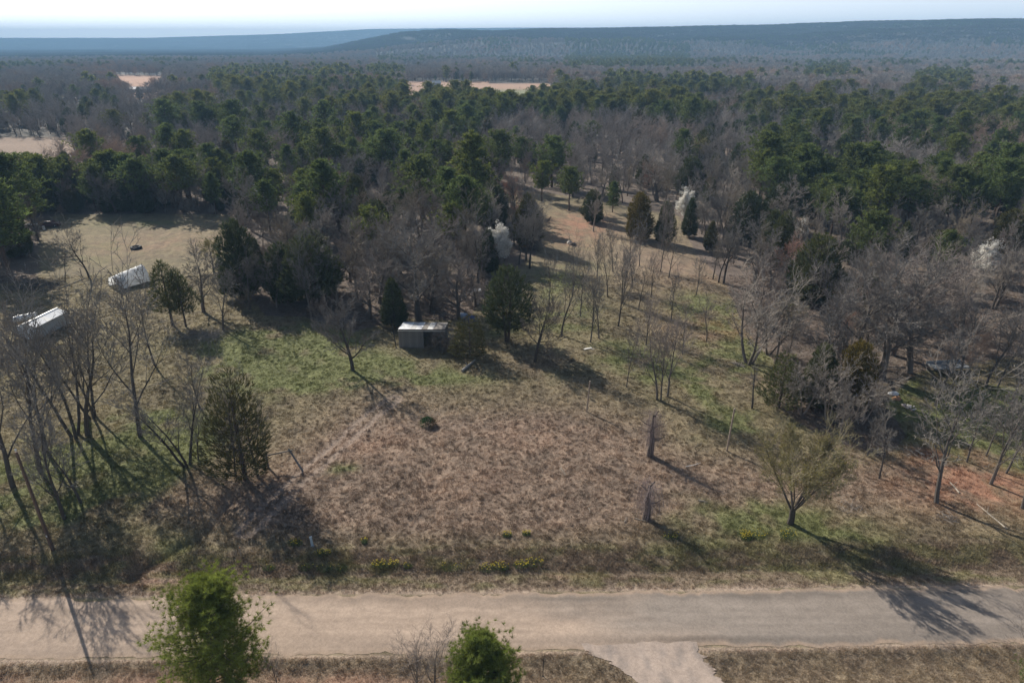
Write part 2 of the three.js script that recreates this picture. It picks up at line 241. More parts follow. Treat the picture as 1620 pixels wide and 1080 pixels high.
const PINE = [[1, 1, 1], [0.85, 0.92, 0.9], [1.2, 1.15, 0.9], [1.0, 1.08, 1.1]].map((t) => leafy(t)), CEDAR = [[1, 1, 1], [0.85, 0.9, 0.9], [1.15, 1.1, 0.95], [1.05, 0.88, 0.75]].map((t) => leafy(t, 0.2)), RUSTYCEDAR = leafy([1.7, 1.15, 0.6], 0.2);
const BLOOM = leafy([1, 1, 1], 0.35);

const turned = (d, ang, az) => { const n = unit(cross(d, Math.abs(d[1]) < 0.9 ? [0, 1, 0] : [1, 0, 0])), b = cross(d, n); return unit(add(add(mul3(d, Math.cos(ang)), n, Math.sin(ang) * Math.cos(az)), b, Math.sin(ang) * Math.sin(az))); };
const BARK = [0.095, 0.08, 0.07], TW = [0.207, 0.186, 0.163];
// nominal height 10 m
function bareTree(seed, o = {}) {
  const rnd = rngOf(seed), T = new Geo(), C = new Geo(), tips = [];
  const { first = 0.3, limbs = 9, spread = 0.75, up = 0.3, fine = 1, stems = 1, r0 = 0.17, reach = 0.5, lean = 0.05, len = 6.6, fineR = 0.014 } = o;
  const kids = [limbs, o.b ?? 6, o.c ?? 6, Math.round(5 * fine)], seg = [6, 4, 3, 2], sides = [7, 5, 3, 3];
  const grow = (p, d, L, r, lev) => {
    if (lev === 4) { const e = add(p, add(d, [0, up * 0.3, 0]), L); C.spike(p, e, Math.max(fineR * 0.9, r), mul3(TW, 0.8 + 0.5 * rnd())); tips.push([p, e]); return; }
    const n = seg[lev], pts = [p], rad = [r], dirs = [d], w = [0.1, 0.22, 0.3, 0.35][lev];
    for (let k = 1; k <= n; k++) { d = unit([d[0] + (rnd() - 0.5) * w * 2, d[1] + (rnd() - 0.5) * w + up * [0.12, 0.28, 0.22, 0.15][lev], d[2] + (rnd() - 0.5) * w * 2]); p = add(p, d, L / n); pts.push(p); dirs.push(d); rad.push(Math.max(fineR * 0.8, r * (1 - (k / n) * (lev ? 0.72 : 0.78)))); }
    (lev <= 1 ? T : C).limb(pts, rad, sides[lev], lev <= 1 ? mul3(BARK, 0.85 + 0.4 * rnd()) : mul3(TW, 0.7 + 0.4 * rnd()));
    const m = Math.max(2, Math.round(kids[lev] * (0.8 + 0.4 * rnd()))), a0 = rnd() * 6.28;
    for (let k = 0; k < m; k++) {
      const t = lev === 0 ? first + (0.98 - first) * ((k + rnd() * 0.7) / m) : 0.25 + 0.75 * ((k + rnd() * 0.8) / m), f = Math.min(n - 0.001, t * n), i = Math.floor(f), u = f - i;
      const q = add(mul3(pts[i], 1 - u), pts[i + 1], u), rr = rad[i] * (1 - u) + rad[i + 1] * u;
      const ang = [spread * (1.15 - 0.45 * t), 0.75, 0.7, 0.7][lev] * (0.75 + 0.5 * rnd()), nd = turned(dirs[i + 1], ang, a0 + k * 2.4 + rnd() * 0.6);
      const LL = lev === 0 ? len * reach * (1.12 - 0.62 * t) * (0.75 + 0.45 * rnd()) : L * [0, 0.5, 0.52, 0.6][lev] * (1.1 - 0.45 * t) * (0.7 + 0.6 * rnd());
      grow(q, nd, LL, Math.max(fineR * 0.7, rr * [0.5, 0.52, 0.55, 0.6][lev]), lev + 1);
    }
    if (lev < 3) for (let k = 0; k < 2; k++) grow(p, turned(d, 0.35 * rnd() + 0.1, rnd() * 6.28), L * 0.45, rad[n] * 0.9, Math.max(lev + 1, 2));
  };
  if (o.fork) T.limb([[0, -0.25, 0], [0.05, o.fork * 0.5, 0.02], [0, o.fork + 0.15, 0]], [r0 * 1.25, r0, r0 * 0.95], 9, BARK);
  for (let s = 0; s < stems; s++) { const a = (s / stems) * 6.28 + rnd(), k = stems > 1 ? (o.flare ?? 0.22) * (1 + 0.9 * rnd()) : lean, q = o.fork ? 0.06 : 0.16; grow([stems > 1 ? Math.cos(a) * q : 0, o.fork ?? -0.25, stems > 1 ? Math.sin(a) * q : 0], unit([Math.cos(a) * k, 1, Math.sin(a) * k]), len + 0.25, r0 / Math.sqrt(stems) * (0.85 + 0.3 * rnd()), 0); }
  let top = 0; for (let k = 1; k < C.p.length; k += 3) top = Math.max(top, C.p[k]);
  const s = 10 / top; return { trunk: T.done(s), crown: C.done(s), tips: tips.map(([a, b]) => [mul3(a, s), mul3(b, s)]) };
}
function tuft(G, p, d, n, len, w, col, rnd) { for (let k = 0; k < n; k++) { const q = unit([d[0] * 0.55 + (rnd() - 0.5) * 2, d[1] * 0.55 + (rnd() - 0.5) * 2 + 0.25, d[2] * 0.55 + (rnd() - 0.5) * 2]); G.blade(p, q, len * (0.7 + 0.5 * rnd()), w, mul3(col, 0.7 + 0.6 * rnd()), rnd); } }
const NEEDLE = [0.124, 0.15, 0.045], SPRAY = [0.085, 0.096, 0.04];
function pineTree(seed, o = {}) {
  const rnd = rngOf(seed), T = new Geo(), C = new Geo();
  const { H = 10, base = 0.35, R = 2.0, whorls = 13, per = 4, clumps = 3, tufts = 5, blades = 7, len = 0.46, w = 0.13, peak = 0.35, lift = 0.25, droop = 0 } = o;
  const tp = [], tr = []; let x = 0, z = 0; for (let k = 0; k <= 8; k++) { tp.push([x, k ? (k / 8) * H * 0.97 : -0.2, z]); tr.push(0.021 * H * (1 - (k / 8) * 0.9)); x += (rnd() - 0.5) * 0.016 * H; z += (rnd() - 0.5) * 0.016 * H; }
  T.limb(tp, tr, 7, [0.11, 0.075, 0.058]);
  const on = (t) => { const f = Math.min(7.999, t * 8), i = Math.floor(f), u = f - i; return add(mul3(tp[i], 1 - u), tp[i + 1], u); };
  for (let k = 0; k < whorls; k++) {
    const s = (k + rnd() * 0.5) / whorls, t = base + (1 - base) * s, a0 = rnd() * 6.28, n = per + (rnd() < 0.5 ? 1 : 0) - (s > 0.85 ? 1 : 0);
    const prof = s < peak ? 0.55 + 0.45 * (s / peak) : Math.pow(1 - (s - peak) / (1 - peak), 0.8);
    for (let b = 0; b < n; b++) {
      const az = a0 + (b / n) * 6.28 + (rnd() - 0.5) * 0.7, L = R * (prof * (0.5 + 0.8 * rnd()) + 0.1), p0 = on(Math.min(0.985, t)), e = lift + s * 0.75 + (rnd() - 0.5) * 0.3 - droop;
      const d = [Math.cos(az) * Math.cos(e), Math.sin(e), Math.sin(az) * Math.cos(e)], mid = add(p0, d, L * 0.55), end = add(mid, unit([d[0], d[1] + 0.35 - droop, d[2]]), L * 0.45);
      T.limb([p0, mid, end], [0.006 * H * (1 - s * 0.6), 0.004 * H * (1 - s * 0.6), 0.008], 4, [0.1, 0.075, 0.06]);
      for (let c = 0; c < clumps; c++) {
        const f = clumps === 1 ? 1 : 0.34 + 0.66 * (c / (clumps - 1)), q = f < 0.55 ? add(p0, d, L * f) : add(mid, add(end, mid, -1), (f - 0.55) / 0.45), rad = L * 0.15 + 0.12, tone = 0.65 + 0.75 * rnd();
        for (let m = 0; m < tufts; m++) { const o3 = [(rnd() - 0.5) * 2 * rad, (rnd() - 0.3) * 1.3 * rad, (rnd() - 0.5) * 2 * rad]; tuft(C, add(q, o3), unit(add(d, o3, 0.8)), blades, len, w, mul3(NEEDLE, tone), rnd); }
      }
    }
  }
  for (let m = 0; m < tufts + 2; m++) tuft(C, add(tp[8], [(rnd() - 0.5) * 0.3, rnd() * 0.3, (rnd() - 0.5) * 0.3]), [0, 1, 0], blades, len, w, NEEDLE, rnd);
  return { trunk: T.done(), crown: C.done() };
}
function cedarTree(seed, o = {}) {
  const rnd = rngOf(seed), T = new Geo(), C = new Geo();
  const { H = 10, R = 2.4, base = 0.05, sprays = 1500, cone = 0.75, len = 0.5, w = 0.12, blades = 5, stems = 1 } = o;
  for (let s = 0; s < stems; s++) { const a = s * 2.2 + rnd(), k = stems > 1 ? 0.5 : 0; T.limb([[Math.cos(a) * k * 0.3, -0.2, Math.sin(a) * k * 0.3], [Math.cos(a) * k, H * 0.3, Math.sin(a) * k], [Math.cos(a) * k * 1.4, H * 0.62, Math.sin(a) * k * 1.4], [0, H * 0.93, 0]], [0.02 * H, 0.016 * H, 0.01 * H, 0.01], 6, [0.1, 0.072, 0.058]); }
  const off = rnd() * 100;
  for (let k = 0; k < sprays; k++) {
    const t = 1 - Math.pow(rnd(), 0.62), az = rnd() * 6.283, s = base + (1 - base) * t;
    const env = t < 0.22 ? 0.6 + 0.4 * (t / 0.22) : Math.pow(1 - (t - 0.22) / 0.78, cone), lob = 0.5 + 0.95 * fbm(Math.cos(az) * 1.9 + off, Math.sin(az) * 1.9 + t * 5, 2);
    const e = env * lob * R + 0.08, rr = e * Math.pow(rnd(), 0.38), y = s * H + (rnd() - 0.5) * 0.3, p = [Math.cos(az) * rr, y, Math.sin(az) * rr];
    const d = unit([Math.cos(az) * (0.9 - t * 0.5), 0.5 + t * 0.9, Math.sin(az) * (0.9 - t * 0.5)]), tone = 0.72 + 0.5 * rnd();
    for (let b = 0; b < blades; b++) C.blade(add(p, [(rnd() - 0.5) * 0.3, (rnd() - 0.5) * 0.3, (rnd() - 0.5) * 0.3]), unit([d[0] + (rnd() - 0.5) * 1.1, d[1] + (rnd() - 0.5) * 1.1, d[2] + (rnd() - 0.5) * 1.1]), len * (0.6 + 0.7 * rnd()), w, mul3(SPRAY, tone * (0.8 + 0.4 * rnd())), rnd);
    if (k % 12 === 0) T.spike([0, y - rr * 0.4, 0], p, 0.035, [0.09, 0.07, 0.06]);
  }
  return { trunk: T.done(), crown: C.done() };
}
function withLeaves(tree, seed, col, per, len, w, jitter = 0.15) { // buds or blossom at the twig ends
  const rnd = rngOf(seed), L = new Geo();
  for (const [a, b] of tree.tips) for (let k = 0; k < per; k++) { const t = 0.2 + 0.8 * rnd(), p = add(add(mul3(a, 1 - t), b, t), [(rnd() - 0.5) * jitter, (rnd() - 0.5) * jitter, (rnd() - 0.5) * jitter]); L.leaf(p, unit([rnd() - 0.5, rnd() - 0.3, rnd() - 0.5]), len * (0.7 + 0.6 * rnd()), w, mul3(col, 0.75 + 0.5 * rnd()), rnd); }
  return L.done();
}
const LIB = {
  oak: [1, 2, 3].map((s) => bareTree(100 + s, { first: 0.22, limbs: 9, spread: 0.95, reach: 0.62, up: 0.28, r0: 0.2, fine: 1.9, len: 5.4 })),
  upright: [1, 2, 3].map((s) => bareTree(200 + s, { first: 0.34, limbs: 9, spread: 0.62, reach: 0.42, up: 0.42, r0: 0.15, fine: 1.1 })),
  vase: [1, 2].map((s) => bareTree(300 + s, { first: 0.3, limbs: 6, spread: 0.6, reach: 0.4, up: 0.32, r0: 0.2, stems: 3, fine: 0.8 })),
  slim: [1, 2, 3].map((s) => bareTree(400 + s, { first: 0.42, limbs: 8, spread: 0.6, reach: 0.26, up: 0.35, r0: 0.11, fine: 0.8, lean: 0.1 })),
  pole: [1, 2].map((s) => bareTree(500 + s, { first: 0.55, limbs: 5, spread: 0.7, reach: 0.16, up: 0.2, r0: 0.12, fine: 0.5, lean: 0.16 })),
  pine: [1, 2, 3, 4, 5, 6, 7].map((s) => pineTree(600 + s, { whorls: 14, clumps: 4, tufts: 5, base: 0.2 + 0.07 * (s % 4), R: 3.0 + 0.2 * ((s * 3) % 5), peak: 0.2 + 0.12 * (s % 3), per: 4 })),
  layered: [1].map((s) => pineTree(650 + s, { base: 0.06, R: 3.0, peak: 0.03, whorls: 15, per: 5, clumps: 4, tufts: 5, lift: -0.1, droop: 0.2 })),
  cedar: [1, 2, 3, 4].map((s) => cedarTree(700 + s, { R: 2.1 + 0.28 * s, cone: 0.66 - 0.07 * s, sprays: 1500 + 350 * s })),
  limbedCedar: [1, 2].map((s) => cedarTree(720 + s, { R: 3.5, cone: 0.42, base: 0.2, stems: 2, sprays: 1500 })),
  thinCedar: [1, 2, 3].map((s) => cedarTree(740 + s, { R: 2.9, cone: s > 1 ? 0.6 : 0.42, base: s > 1 ? 0.26 : 0.08, sprays: s > 1 ? 1000 : 1150, blades: 4, w: 0.1 })),
};
LIB.open = [1, 2, 3].map((s) => bareTree(540 + s, { first: 0.26, limbs: 8, b: 5, c: 4, spread: 0.55, reach: 0.5, up: 0.38, r0: 0.115, fine: 0.8, lean: 0.08 }));
LIB.openVase = [1, 2].map((s) => bareTree(560 + s, { first: 0.3, limbs: 6, b: 5, c: 4, spread: 0.5, reach: 0.42, up: 0.36, r0: 0.2, stems: 3, fine: 0.6 }));
LIB.sapling = [1, 2].map((s) => bareTree(580 + s, { first: 0.16, limbs: 11, b: 5, c: 4, spread: 0.6, reach: 0.5, up: 0.4, r0: 0.09, fine: 0.8, fineR: 0.007, stems: 1 }));
LIB.bush = [1, 2, 3].map((s) => bareTree(800 + s, { first: 0.1, limbs: 6, spread: 0.9, reach: 0.6, up: 0.3, r0: 0.1, stems: 4, fine: 0.8, len: 4.5, fineR: 0.02 }));
const BARE = new Set(['oak', 'upright', 'vase', 'slim', 'pole', 'bush', 'open', 'openVase', 'sapling']);
function plant(name, kind, x, z, H, o = {}) {
  const { v = 0, wide = 1, turn, trunk, crown, label, category = 'tree', group, lean } = o, lib = LIB[kind][v % LIB[kind].length], k = H / 10;
  const g = thing(name, label, category, [x, height(x, z), z], turn ?? hash(Math.round(x * 7), Math.round(z * 7)) * 6.28, group);
  g.scale.set(k * wide, k, k * wide); if (lean) { g.rotation.order = 'ZXY'; g.rotation.z = lean[0]; g.rotation.x = lean[1]; }
  part('trunk', lib.trunk, trunk || WOOD[0], g); part('crown', lib.crown, crown || (BARE.has(kind) ? TWIG[0] : kind === 'pine' || kind === 'layered' ? PINE[0] : CEDAR[0]), g);
  return g;
}
console.log('library done', Object.entries(LIB).map(([k, l]) => k + ' ' + l.map((t) => (t.trunk.index.count + t.crown.index.count) / 3).join('/')).join('; '));

// ---- the trees one can point at
const stand = []; // places taken by the trees of the table, so that the woods keep clear of them
const T = (name, kind, xzH, o) => { stand.push([xzH[0], xzH[1], o.clear ?? xzH[2] * 0.18]); return BARE.has(kind) ? plant(name, kind, xzH[0], xzH[1], xzH[2] * 1.1, { ...o, wide: (o.wide || 1) * 1.2 }) : plant(name, kind, xzH[0], xzH[1], xzH[2], o); };
const rowLabel = 'tall bare tree in the row beside the leaning utility pole', rowGroup = 'bare trees in the row by the utility pole';
for (const [x, z, H, kind, v, w] of [[-51.10,-62.21,16.40, 'open', 0, 0.85], [-43.21,-53.64,11.97, 'open', 1, 1.0], [-52.70,-65.85,16.32, 'open', 1, 0.85], [-51.33,-68.98,17.27, 'openVase', 0, 0.8], [-50.01,-69.26,14.98, 'open', 0, 1.1], [-51.61,-73.43,14.91, 'openVase', 1, 0.75], [-43.70,-68.98,19.40, 'open', 2, 0.8], [-51.81,-58.99,15.13, 'open', 2, 1.1], [-59.13,-63.68,17.16, 'open', 2, 0.9], [-43.18,-56.32,8.41, 'open', 0, 1.0]]) T('bare_tree', kind, [x, z, H * 1.22], { v, wide: w * 0.95, trunk: WOOD[1], crown: TWIG[0], label: rowLabel, group: rowGroup });
T('bare_tree', 'openVase', [-35.26,-62.70,12.38], { v: 1, trunk: DARKWOOD, label: 'several-stemmed bare tree next to the shaggy cedar by the wooden brace' });
T('bare_tree', 'open', [-34.68,-63.93,6.97], { v: 2, trunk: DARKWOOD, label: 'short thin bare tree close behind the several-stemmed one' });
T('bare_tree', 'open', [-39.46,-75.83,9.14], { v: 1, label: 'thin bare tree on green grass between cedar pair and shaggy cedar' });
T('bare_tree', 'open', [-51.11,-88.28,13.08], { v: 1, wide: 0.9, label: 'crooked bare tree on the lawn below the white plastic hoop house' });
T('bare_tree', 'open', [-83.79,-129.01,12.97], { v: 0, trunk: DARKWOOD, label: 'bare tree standing between the hoop house and the big pine' });
T('bare_tree', 'pole', [-86.42,-125.47,8.98], { v: 0, trunk: DARKWOOD, label: 'leaning leafless pole of a tree by the old fence posts' });
T('cedar_tree', 'thinCedar', [-28.16,-60.34,12.47], { v: 0, wide: 1.0, crown: CEDAR[3], category: 'cedar', label: 'shaggy grey-green cedar beside the wooden brace, twigs mixed in' });
T('bare_tree', 'sapling', [-27.06,-61.03,15.22], { v: 0, wide: 0.7, label: 'twiggy bare tree growing up through the shaggy cedar' });
T('bare_tree', 'sapling', [-29.48,-61.03,12.48], { v: 1, wide: 0.8, label: 'fine bare tree on the outer side of the shaggy cedar' });
T('cedar_tree', 'thinCedar', [-55.49,-103.42,11.03], { v: 1, wide: 0.95, crown: CEDAR[2], category: 'cedar', label: 'limbed-up cedar, one of two side by side above the green slope', group: 'pair of limbed-up cedars' });
T('cedar_tree', 'thinCedar', [-53.08,-102.87,9.86], { v: 2, wide: 0.85, crown: CEDAR[2], category: 'cedar', label: 'limbed-up cedar, one of two side by side above the green slope', group: 'pair of limbed-up cedars' });
T('bare_tree', 'oak', [-52.93,-109.47,12.13], { v: 0, wide: 0.95, trunk: WOOD[2], label: 'spreading bare tree right behind the pair of limbed-up cedars' });
T('bare_tree', 'open', [-46.59,-101.53,11.80], { v: 2, label: 'slanting bare tree between cedar pair and the wood edge' });
T('bare_tree', 'oak', [-45.55,-111.00,11.17], { v: 1, wide: 0.8, crown: DARKTWIG, label: 'round-headed dark bare tree alone at the corner of the wood' });
T('cedar_tree', 'cedar', [-48.99,-117.17,14.20], { v: 2, wide: 0.9, category: 'cedar', crown: CEDAR[1], label: 'dark cedar with rusty top behind the round-headed bare tree' });
T('cedar_tree', 'limbedCedar', [-34.52,-111.63,12.95], { v: 0, wide: 1.1, category: 'cedar', label: 'wide dark cedar with two bare trunks at the wood edge' });
T('cedar_tree', 'cedar', [-40.36,-114.50,10.76], { v: 3, wide: 1.0, category: 'cedar', crown: CEDAR[1], label: 'low dense cedar at the wood edge, touching the two-trunked one' });
T('bare_tree', 'oak', [-22.44,-86.62,12.29], { v: 2, wide: 0.75, trunk: DARKWOOD, crown: TWIG[2], label: 'lone bare tree on the open slope by the shed' });
T('bare_tree', 'oak', [-15.47,-105.66,17.23], { v: 0, wide: 1.15, trunk: WOOD[0], crown: TWIG[0], label: 'great spreading bare oak directly behind the old shed' });
T('cedar_tree', 'cedar', [-19.22,-103.42,8.12], { v: 0, wide: 1.2, category: 'cedar', label: 'small cedar tucked behind the corner of the old shed' });
T('bare_tree', 'oak', [-23.56,-113.85,13.68], { v: 1, label: 'bare tree in the thicket behind the shed', group: 'bare trees of the thicket behind the shed' });
for (const [x, z, H, v] of [[-28.18,-117.17,13.98, 2], [-12.65,-117.17,13.98, 1], [-8.99,-106.23,11.45, 0], [-23.79,-106.23,11.45, 0], [-30.85,-113.85,14.77, 1], [-20.32,-122.47,13.87, 2], [-14.93,-128.21,13.75, 0]]) T('bare_tree', v === 2 ? 'upright' : 'oak', [x, z, H], { v, wide: 1.05, crown: TWIG[v + 1], label: 'bare tree in the thicket behind the shed', group: 'bare trees of the thicket behind the shed' });
T('cedar_tree', 'thinCedar', [-6.12,-90.86,6.56], { v: 0, wide: 1.5, category: 'cedar', crown: CEDAR[3], label: 'brownish-green straggly evergreen bush hiding one end of the shed' });
for (const [x, z, H, v] of [[-10.97,-93.12, 3.0, 0], [-8.82,-92.20, 2.6, 1]]) T('bare_shrub', 'bush', [x, z, H], { v, wide: 1.2, crown: DARKTWIG, category: 'shrub', label: 'dark leafless shrub growing against the open bay of the shed', group: 'shrubs at the shed bay' });
T('cedar_tree', 'limbedCedar', [-0.68,-96.92,12.20], { v: 1, wide: 0.95, category: 'cedar', crown: CEDAR[1], label: 'big dark evergreen standing alone to one side of the shed' });
T('bare_tree', 'oak', [3.30,-89.56,11.29], { v: 1, wide: 0.75, trunk: DARKWOOD, crown: DARKTWIG, label: 'bare tree crowding the big lone evergreen by the shed' });
T('cedar_tree', 'cedar', [-4.83,-131.46,9.05], { v: 0, wide: 1.1, category: 'cedar', crown: CEDAR[1], label: 'narrow dark evergreen in front of a white blossom tree' });
T('bare_tree', 'upright', [1.46,-137.52,13.62], { v: 2, wide: 0.8, trunk: DARKWOOD, label: 'tall dark-stemmed bare tree, one of two beside the red earth', group: 'two tall trees beside the red earth' });
T('bare_tree', 'upright', [3.63,-134.43,15.50], { v: 1, wide: 0.8, trunk: DARKWOOD, label: 'tall dark-stemmed bare tree, one of two beside the red earth', group: 'two tall trees beside the red earth' });
T('bare_tree', 'open', [7.80,-99.44,14.19], { v: 0, wide: 0.8, label: 'high-crowned grey bare tree past the big lone evergreen' });
T('bare_tree', 'open', [12.10,-96.68,12.76], { v: 1, wide: 0.7, label: 'bare tree with a white board lying at its foot' });
T('bare_tree', 'open', [13.64,-98.17,11.82], { v: 0, wide: 0.7, label: 'slim bare tree just behind the one with the white board' });
for (const [x, z, H, v] of [[17.32,-103.15,13.35, 1], [21.90,-110.69,8.52, 2], [22.71,-122.47,11.54, 0], [17.48,-117.17,10.60, 2], [19.63,-113.85,10.94, 0], [16.35,-124.33,9.88, 1], [26.57,-136.62,9.97, 1], [30.85,-128.21,10.11, 2], [33.59,-148.60,12.02, 0], [10.93,-117.17,10.60, 1], [25.30,-117.17,8.88, 0], [6.32,-110.08,10.35, 1], [11.55,-107.68,10.50, 2], [20.52,-95.71,9.18, 0], [26.64,-106.23,8.81, 1], [25.33,-92.20,8.95, 2], [30.12,-96.92,8.26, 0], [30.05,-132.30,10.36, 1], [20.46,-132.30,10.36, 0]]) T('bare_tree', 'open', [x, z, H * 1.12], { v, wide: 0.72, crown: TWIG[v + 1], label: 'slender bare tree in the thin grove on the far slope', group: 'slender trees of the grove on the far slope' });
T('bare_tree', 'open', [33.72,-118.20,8.59], { v: 1, wide: 0.9, label: 'small bare tree alone on brown grass above the green strip' });
for (const [x, z, H, v] of [[39.34,-127.42,9.70, 0], [40.78,-125.09,15.02, 1], [39.91,-125.47,12.58, 2]]) T('bare_tree', 'upright', [x, z, H], { v, wide: 0.8, trunk: DARKWOOD, label: 'bare tree in the clump of three on a dark mound', group: 'clump of three bare trees' });
T('bare_tree', 'open', [15.34,-81.57,11.05], { v: 2, wide: 0.5, label: 'thin dark sapling near the tall wooden post' });
for (const [x, z, H, v] of [[18.80,-78.01,12.40, 0], [20.29,-78.88,12.90, 2], [19.22,-77.67,10.88, 1]]) T('bare_tree', 'open', [x, z, H * 1.08], { v, wide: 0.72, trunk: WOOD[0], crown: TWIG[1], label: 'bare tree in the trio sharing one foot behind the vine-wrapped snag', group: 'trio behind the vine-wrapped snag' });
T('bare_tree', 'pole', [30.36,-75.83,8.72], { v: 1, trunk: DARKWOOD, label: 'thin crooked dark trunk against the olive thicket' });
T('bare_tree', 'vase', [34.13,-88.91,14.67], { v: 0, wide: 1.15, trunk: WOOD[2], crown: TWIG[4], label: 'wide several-stemmed pale bare tree at the edge of the thicket' });
T('bare_tree', 'vase', [37.99,-92.20,10.85], { v: 1, wide: 1.0, trunk: WOOD[0], crown: TWIG[1], label: 'dark-stemmed bare tree close behind the wide pale one' });
T('cedar_tree', 'cedar', [53.44,-114.50,12.20], { v: 3, wide: 1.15, category: 'cedar', crown: CEDAR[2], label: 'big rounded olive-green cedar above the thicket' });
T('cedar_tree', 'cedar', [54.72,-134.43,11.75], { v: 1, wide: 1.0, category: 'cedar', crown: CEDAR[2], label: 'cone-shaped cedar up-slope of the big rounded one' });
for (const [x, z, H, v, w] of [[50.72,-83.84,19.12, 0, 1.1], [55.67,-85.81,17.33, 1, 1.0], [48.18,-86.82,17.03, 2, 1.0], [56.28,-92.20,17.74, 1, 1.1]]) T('bare_tree', 'oak', [x, z, H], { v, wide: w, trunk: WOOD[2], crown: TWIG[v], label: 'large bare tree massed in the dense thicket by the white litter', group: 'bare trees massed in the thicket' });
T('cedar_tree', 'cedar', [43.11,-76.65,8.78], { v: 2, wide: 1.0, category: 'cedar', crown: RUSTYCEDAR, label: 'rust-tinged cedar inside the thicket behind the budding tree' });
T('cedar_tree', 'thinCedar', [33.71,-75.83,7.46], { v: 0, wide: 1.3, category: 'cedar', crown: CEDAR[2], label: 'bushy olive cedar at the front edge of the thicket' });
T('cedar_tree', 'cedar', [38.68,-76.65,8.36], { v: 0, wide: 1.4, category: 'cedar', crown: CEDAR[2], label: 'grey-olive cedar wrapped in bare twigs, middle of the thicket front' });
for (const [x, z, H, v] of [[35.96,-74.21,8.61, 0], [38.60,-72.66,8.90, 1], [42.25,-71.90,8.44, 2], [38.52,-68.98,7.44, 1]]) T('bare_tree', 'vase', [x, z, H], { v, wide: 0.95, trunk: PALEWOOD, crown: TWIG[4], label: 'pale many-stemmed shrubby tree along the thicket front', group: 'pale shrubby trees along the thicket front' });
T('bare_tree', 'slim', [38.89,-60.45,8.15], { v: 1, wide: 1.0, trunk: DARKWOOD, label: 'thin straight bare tree in the dark shade of the thicket' });
T('bare_tree', 'upright', [39.58,-64.69,6.56], { v: 0, wide: 0.9, label: 'bare tree beside the shaded bank, next to the budding tree' });
T('bare_tree', 'open', [42.43,-56.11,16.44], { v: 1, wide: 1.1, trunk: WOOD[0], crown: TWIG[0], label: 'gnarled pale bare tree with upswept boughs near red earth' });
for (const [x, z, H, v, w] of [[50.07,-59.55,12.86, 0, 0.8], [50.46,-55.30,13.01, 1, 0.8], [52.95,-61.50,9.76, 2, 0.8], [52.82,-64.69,8.84, 1, 0.7], [50.09,-63.68,8.62, 2, 0.8], [55.22,-60.11,14.62, 0, 0.9], [63.66,-76.65,10.46, 1, 0.9], [63.81,-81.94,12.63, 0, 0.9], [65.10,-81.57,10.18, 2, 0.8], [61.55,-83.84,11.95, 1, 0.9], [53.99,-76.65,12.10, 0, 0.9], [61.48,-68.98,12.11, 2, 0.9]]) T('bare_tree', 'open', [x, z, H * 1.1], { v, wide: w, trunk: WOOD[0], crown: TWIG[2], label: 'bare tree on the mown green beyond the red earth', group: 'bare trees on the mown green' });
{ // budding tree by the road
  const t = bareTree(901, { first: 0.3, limbs: 7, spread: 0.6, reach: 0.5, up: 0.34, r0: 0.24, len: 5.0, fine: 1.1, stems: 7, fork: 1.3, flare: 0.42 }), x = 26.57, z = -52.88, g = thing('budding_tree', 'vase-shaped tree hazed with yellow-green buds beside the road', 'tree', [x, height(x, z), z], 0.6); stand.push([x, z, 4]);
  g.scale.set(1.12, 1.12, 1.12); part('trunk', t.trunk, DARKWOOD, g); part('crown', t.crown, YELLOWTWIG, g); part('buds', withLeaves(t, 5, [0.25, 0.22, 0.055], 1, 0.075, 0.045), leafy([1, 1, 1], 0.35), g);
}
for (const [x, z, H, w, label] of [[44.45,-102.06,6.26, 1.3, 'small pale yellow budding tree below the big rounded cedar'], [-60.35,-132.30,8.46, 1.1, 'yellow-green budding tree at the edge of the far lawn'], [71.07,-265.37,12.51, 1.2, 'pale yellow-green budding tree in the grey wood']]) { const t = bareTree(905, { first: 0.15, limbs: 9, reach: 0.6, len: 5 }), g = thing('budding_tree', label, 'tree', [x, height(x, z), z], 1.1); stand.push([x, z, 3]); g.scale.set(H / 10 * w, H / 10, H / 10 * w); part('trunk', t.trunk, WOOD[0], g); part('crown', t.crown, YELLOWTWIG, g); part('buds', withLeaves(t, 6, [0.24, 0.22, 0.08], 2, 0.12, 0.08), leafy([1, 1, 1], 0.35), g); }
{ // white pear blossom
  const t = bareTree(910, { first: 0.14, limbs: 13, spread: 0.85, reach: 0.62, up: 0.4, len: 5.2, fine: 1.2, lean: 0 }), bl = withLeaves(t, 7, [0.8, 0.78, 0.73], 5, 0.17, 0.13, 0.55);
  for (const [x, z, H, w, label] of [[91.42,-126.24,8.78, 1.0, 'white flowering pear tree standing before the bright pines'], [44.63,-174.22,9.72, 0.95, 'white flowering pear tree at the head of the grassy slope'], [-3.11,-134.43,10.10, 1.0, 'white flowering tree behind the narrow dark evergreen'], [119.48,-234.75,12.27, 1.05, 'pale flowering tree deep in the grey wood'], [66.98,-153.93,6.35, 0.8, 'small white flowering tree between two cedars'], [-66.73,-179.15,9.46, 0.8, 'thin white flowering tree in the dark pine wood'], [-31.12,-218.11,7.48, 0.9, 'white flowering tree half hidden among the pines'], [-97.93,-190.63,6.68, 0.7, 'small pale flowering tree at the back of the lawn']]) {
    const g = thing('flowering_tree', label, 'tree', [x, height(x, z), z], x); stand.push([x, z, 3.5]); g.scale.set(H / 10 * w, H / 10, H / 10 * w); part('trunk', t.trunk, WOOD[0], g); part('crown', t.crown, TWIG[4], g); part('blossom', bl, BLOOM, g);
  }
}
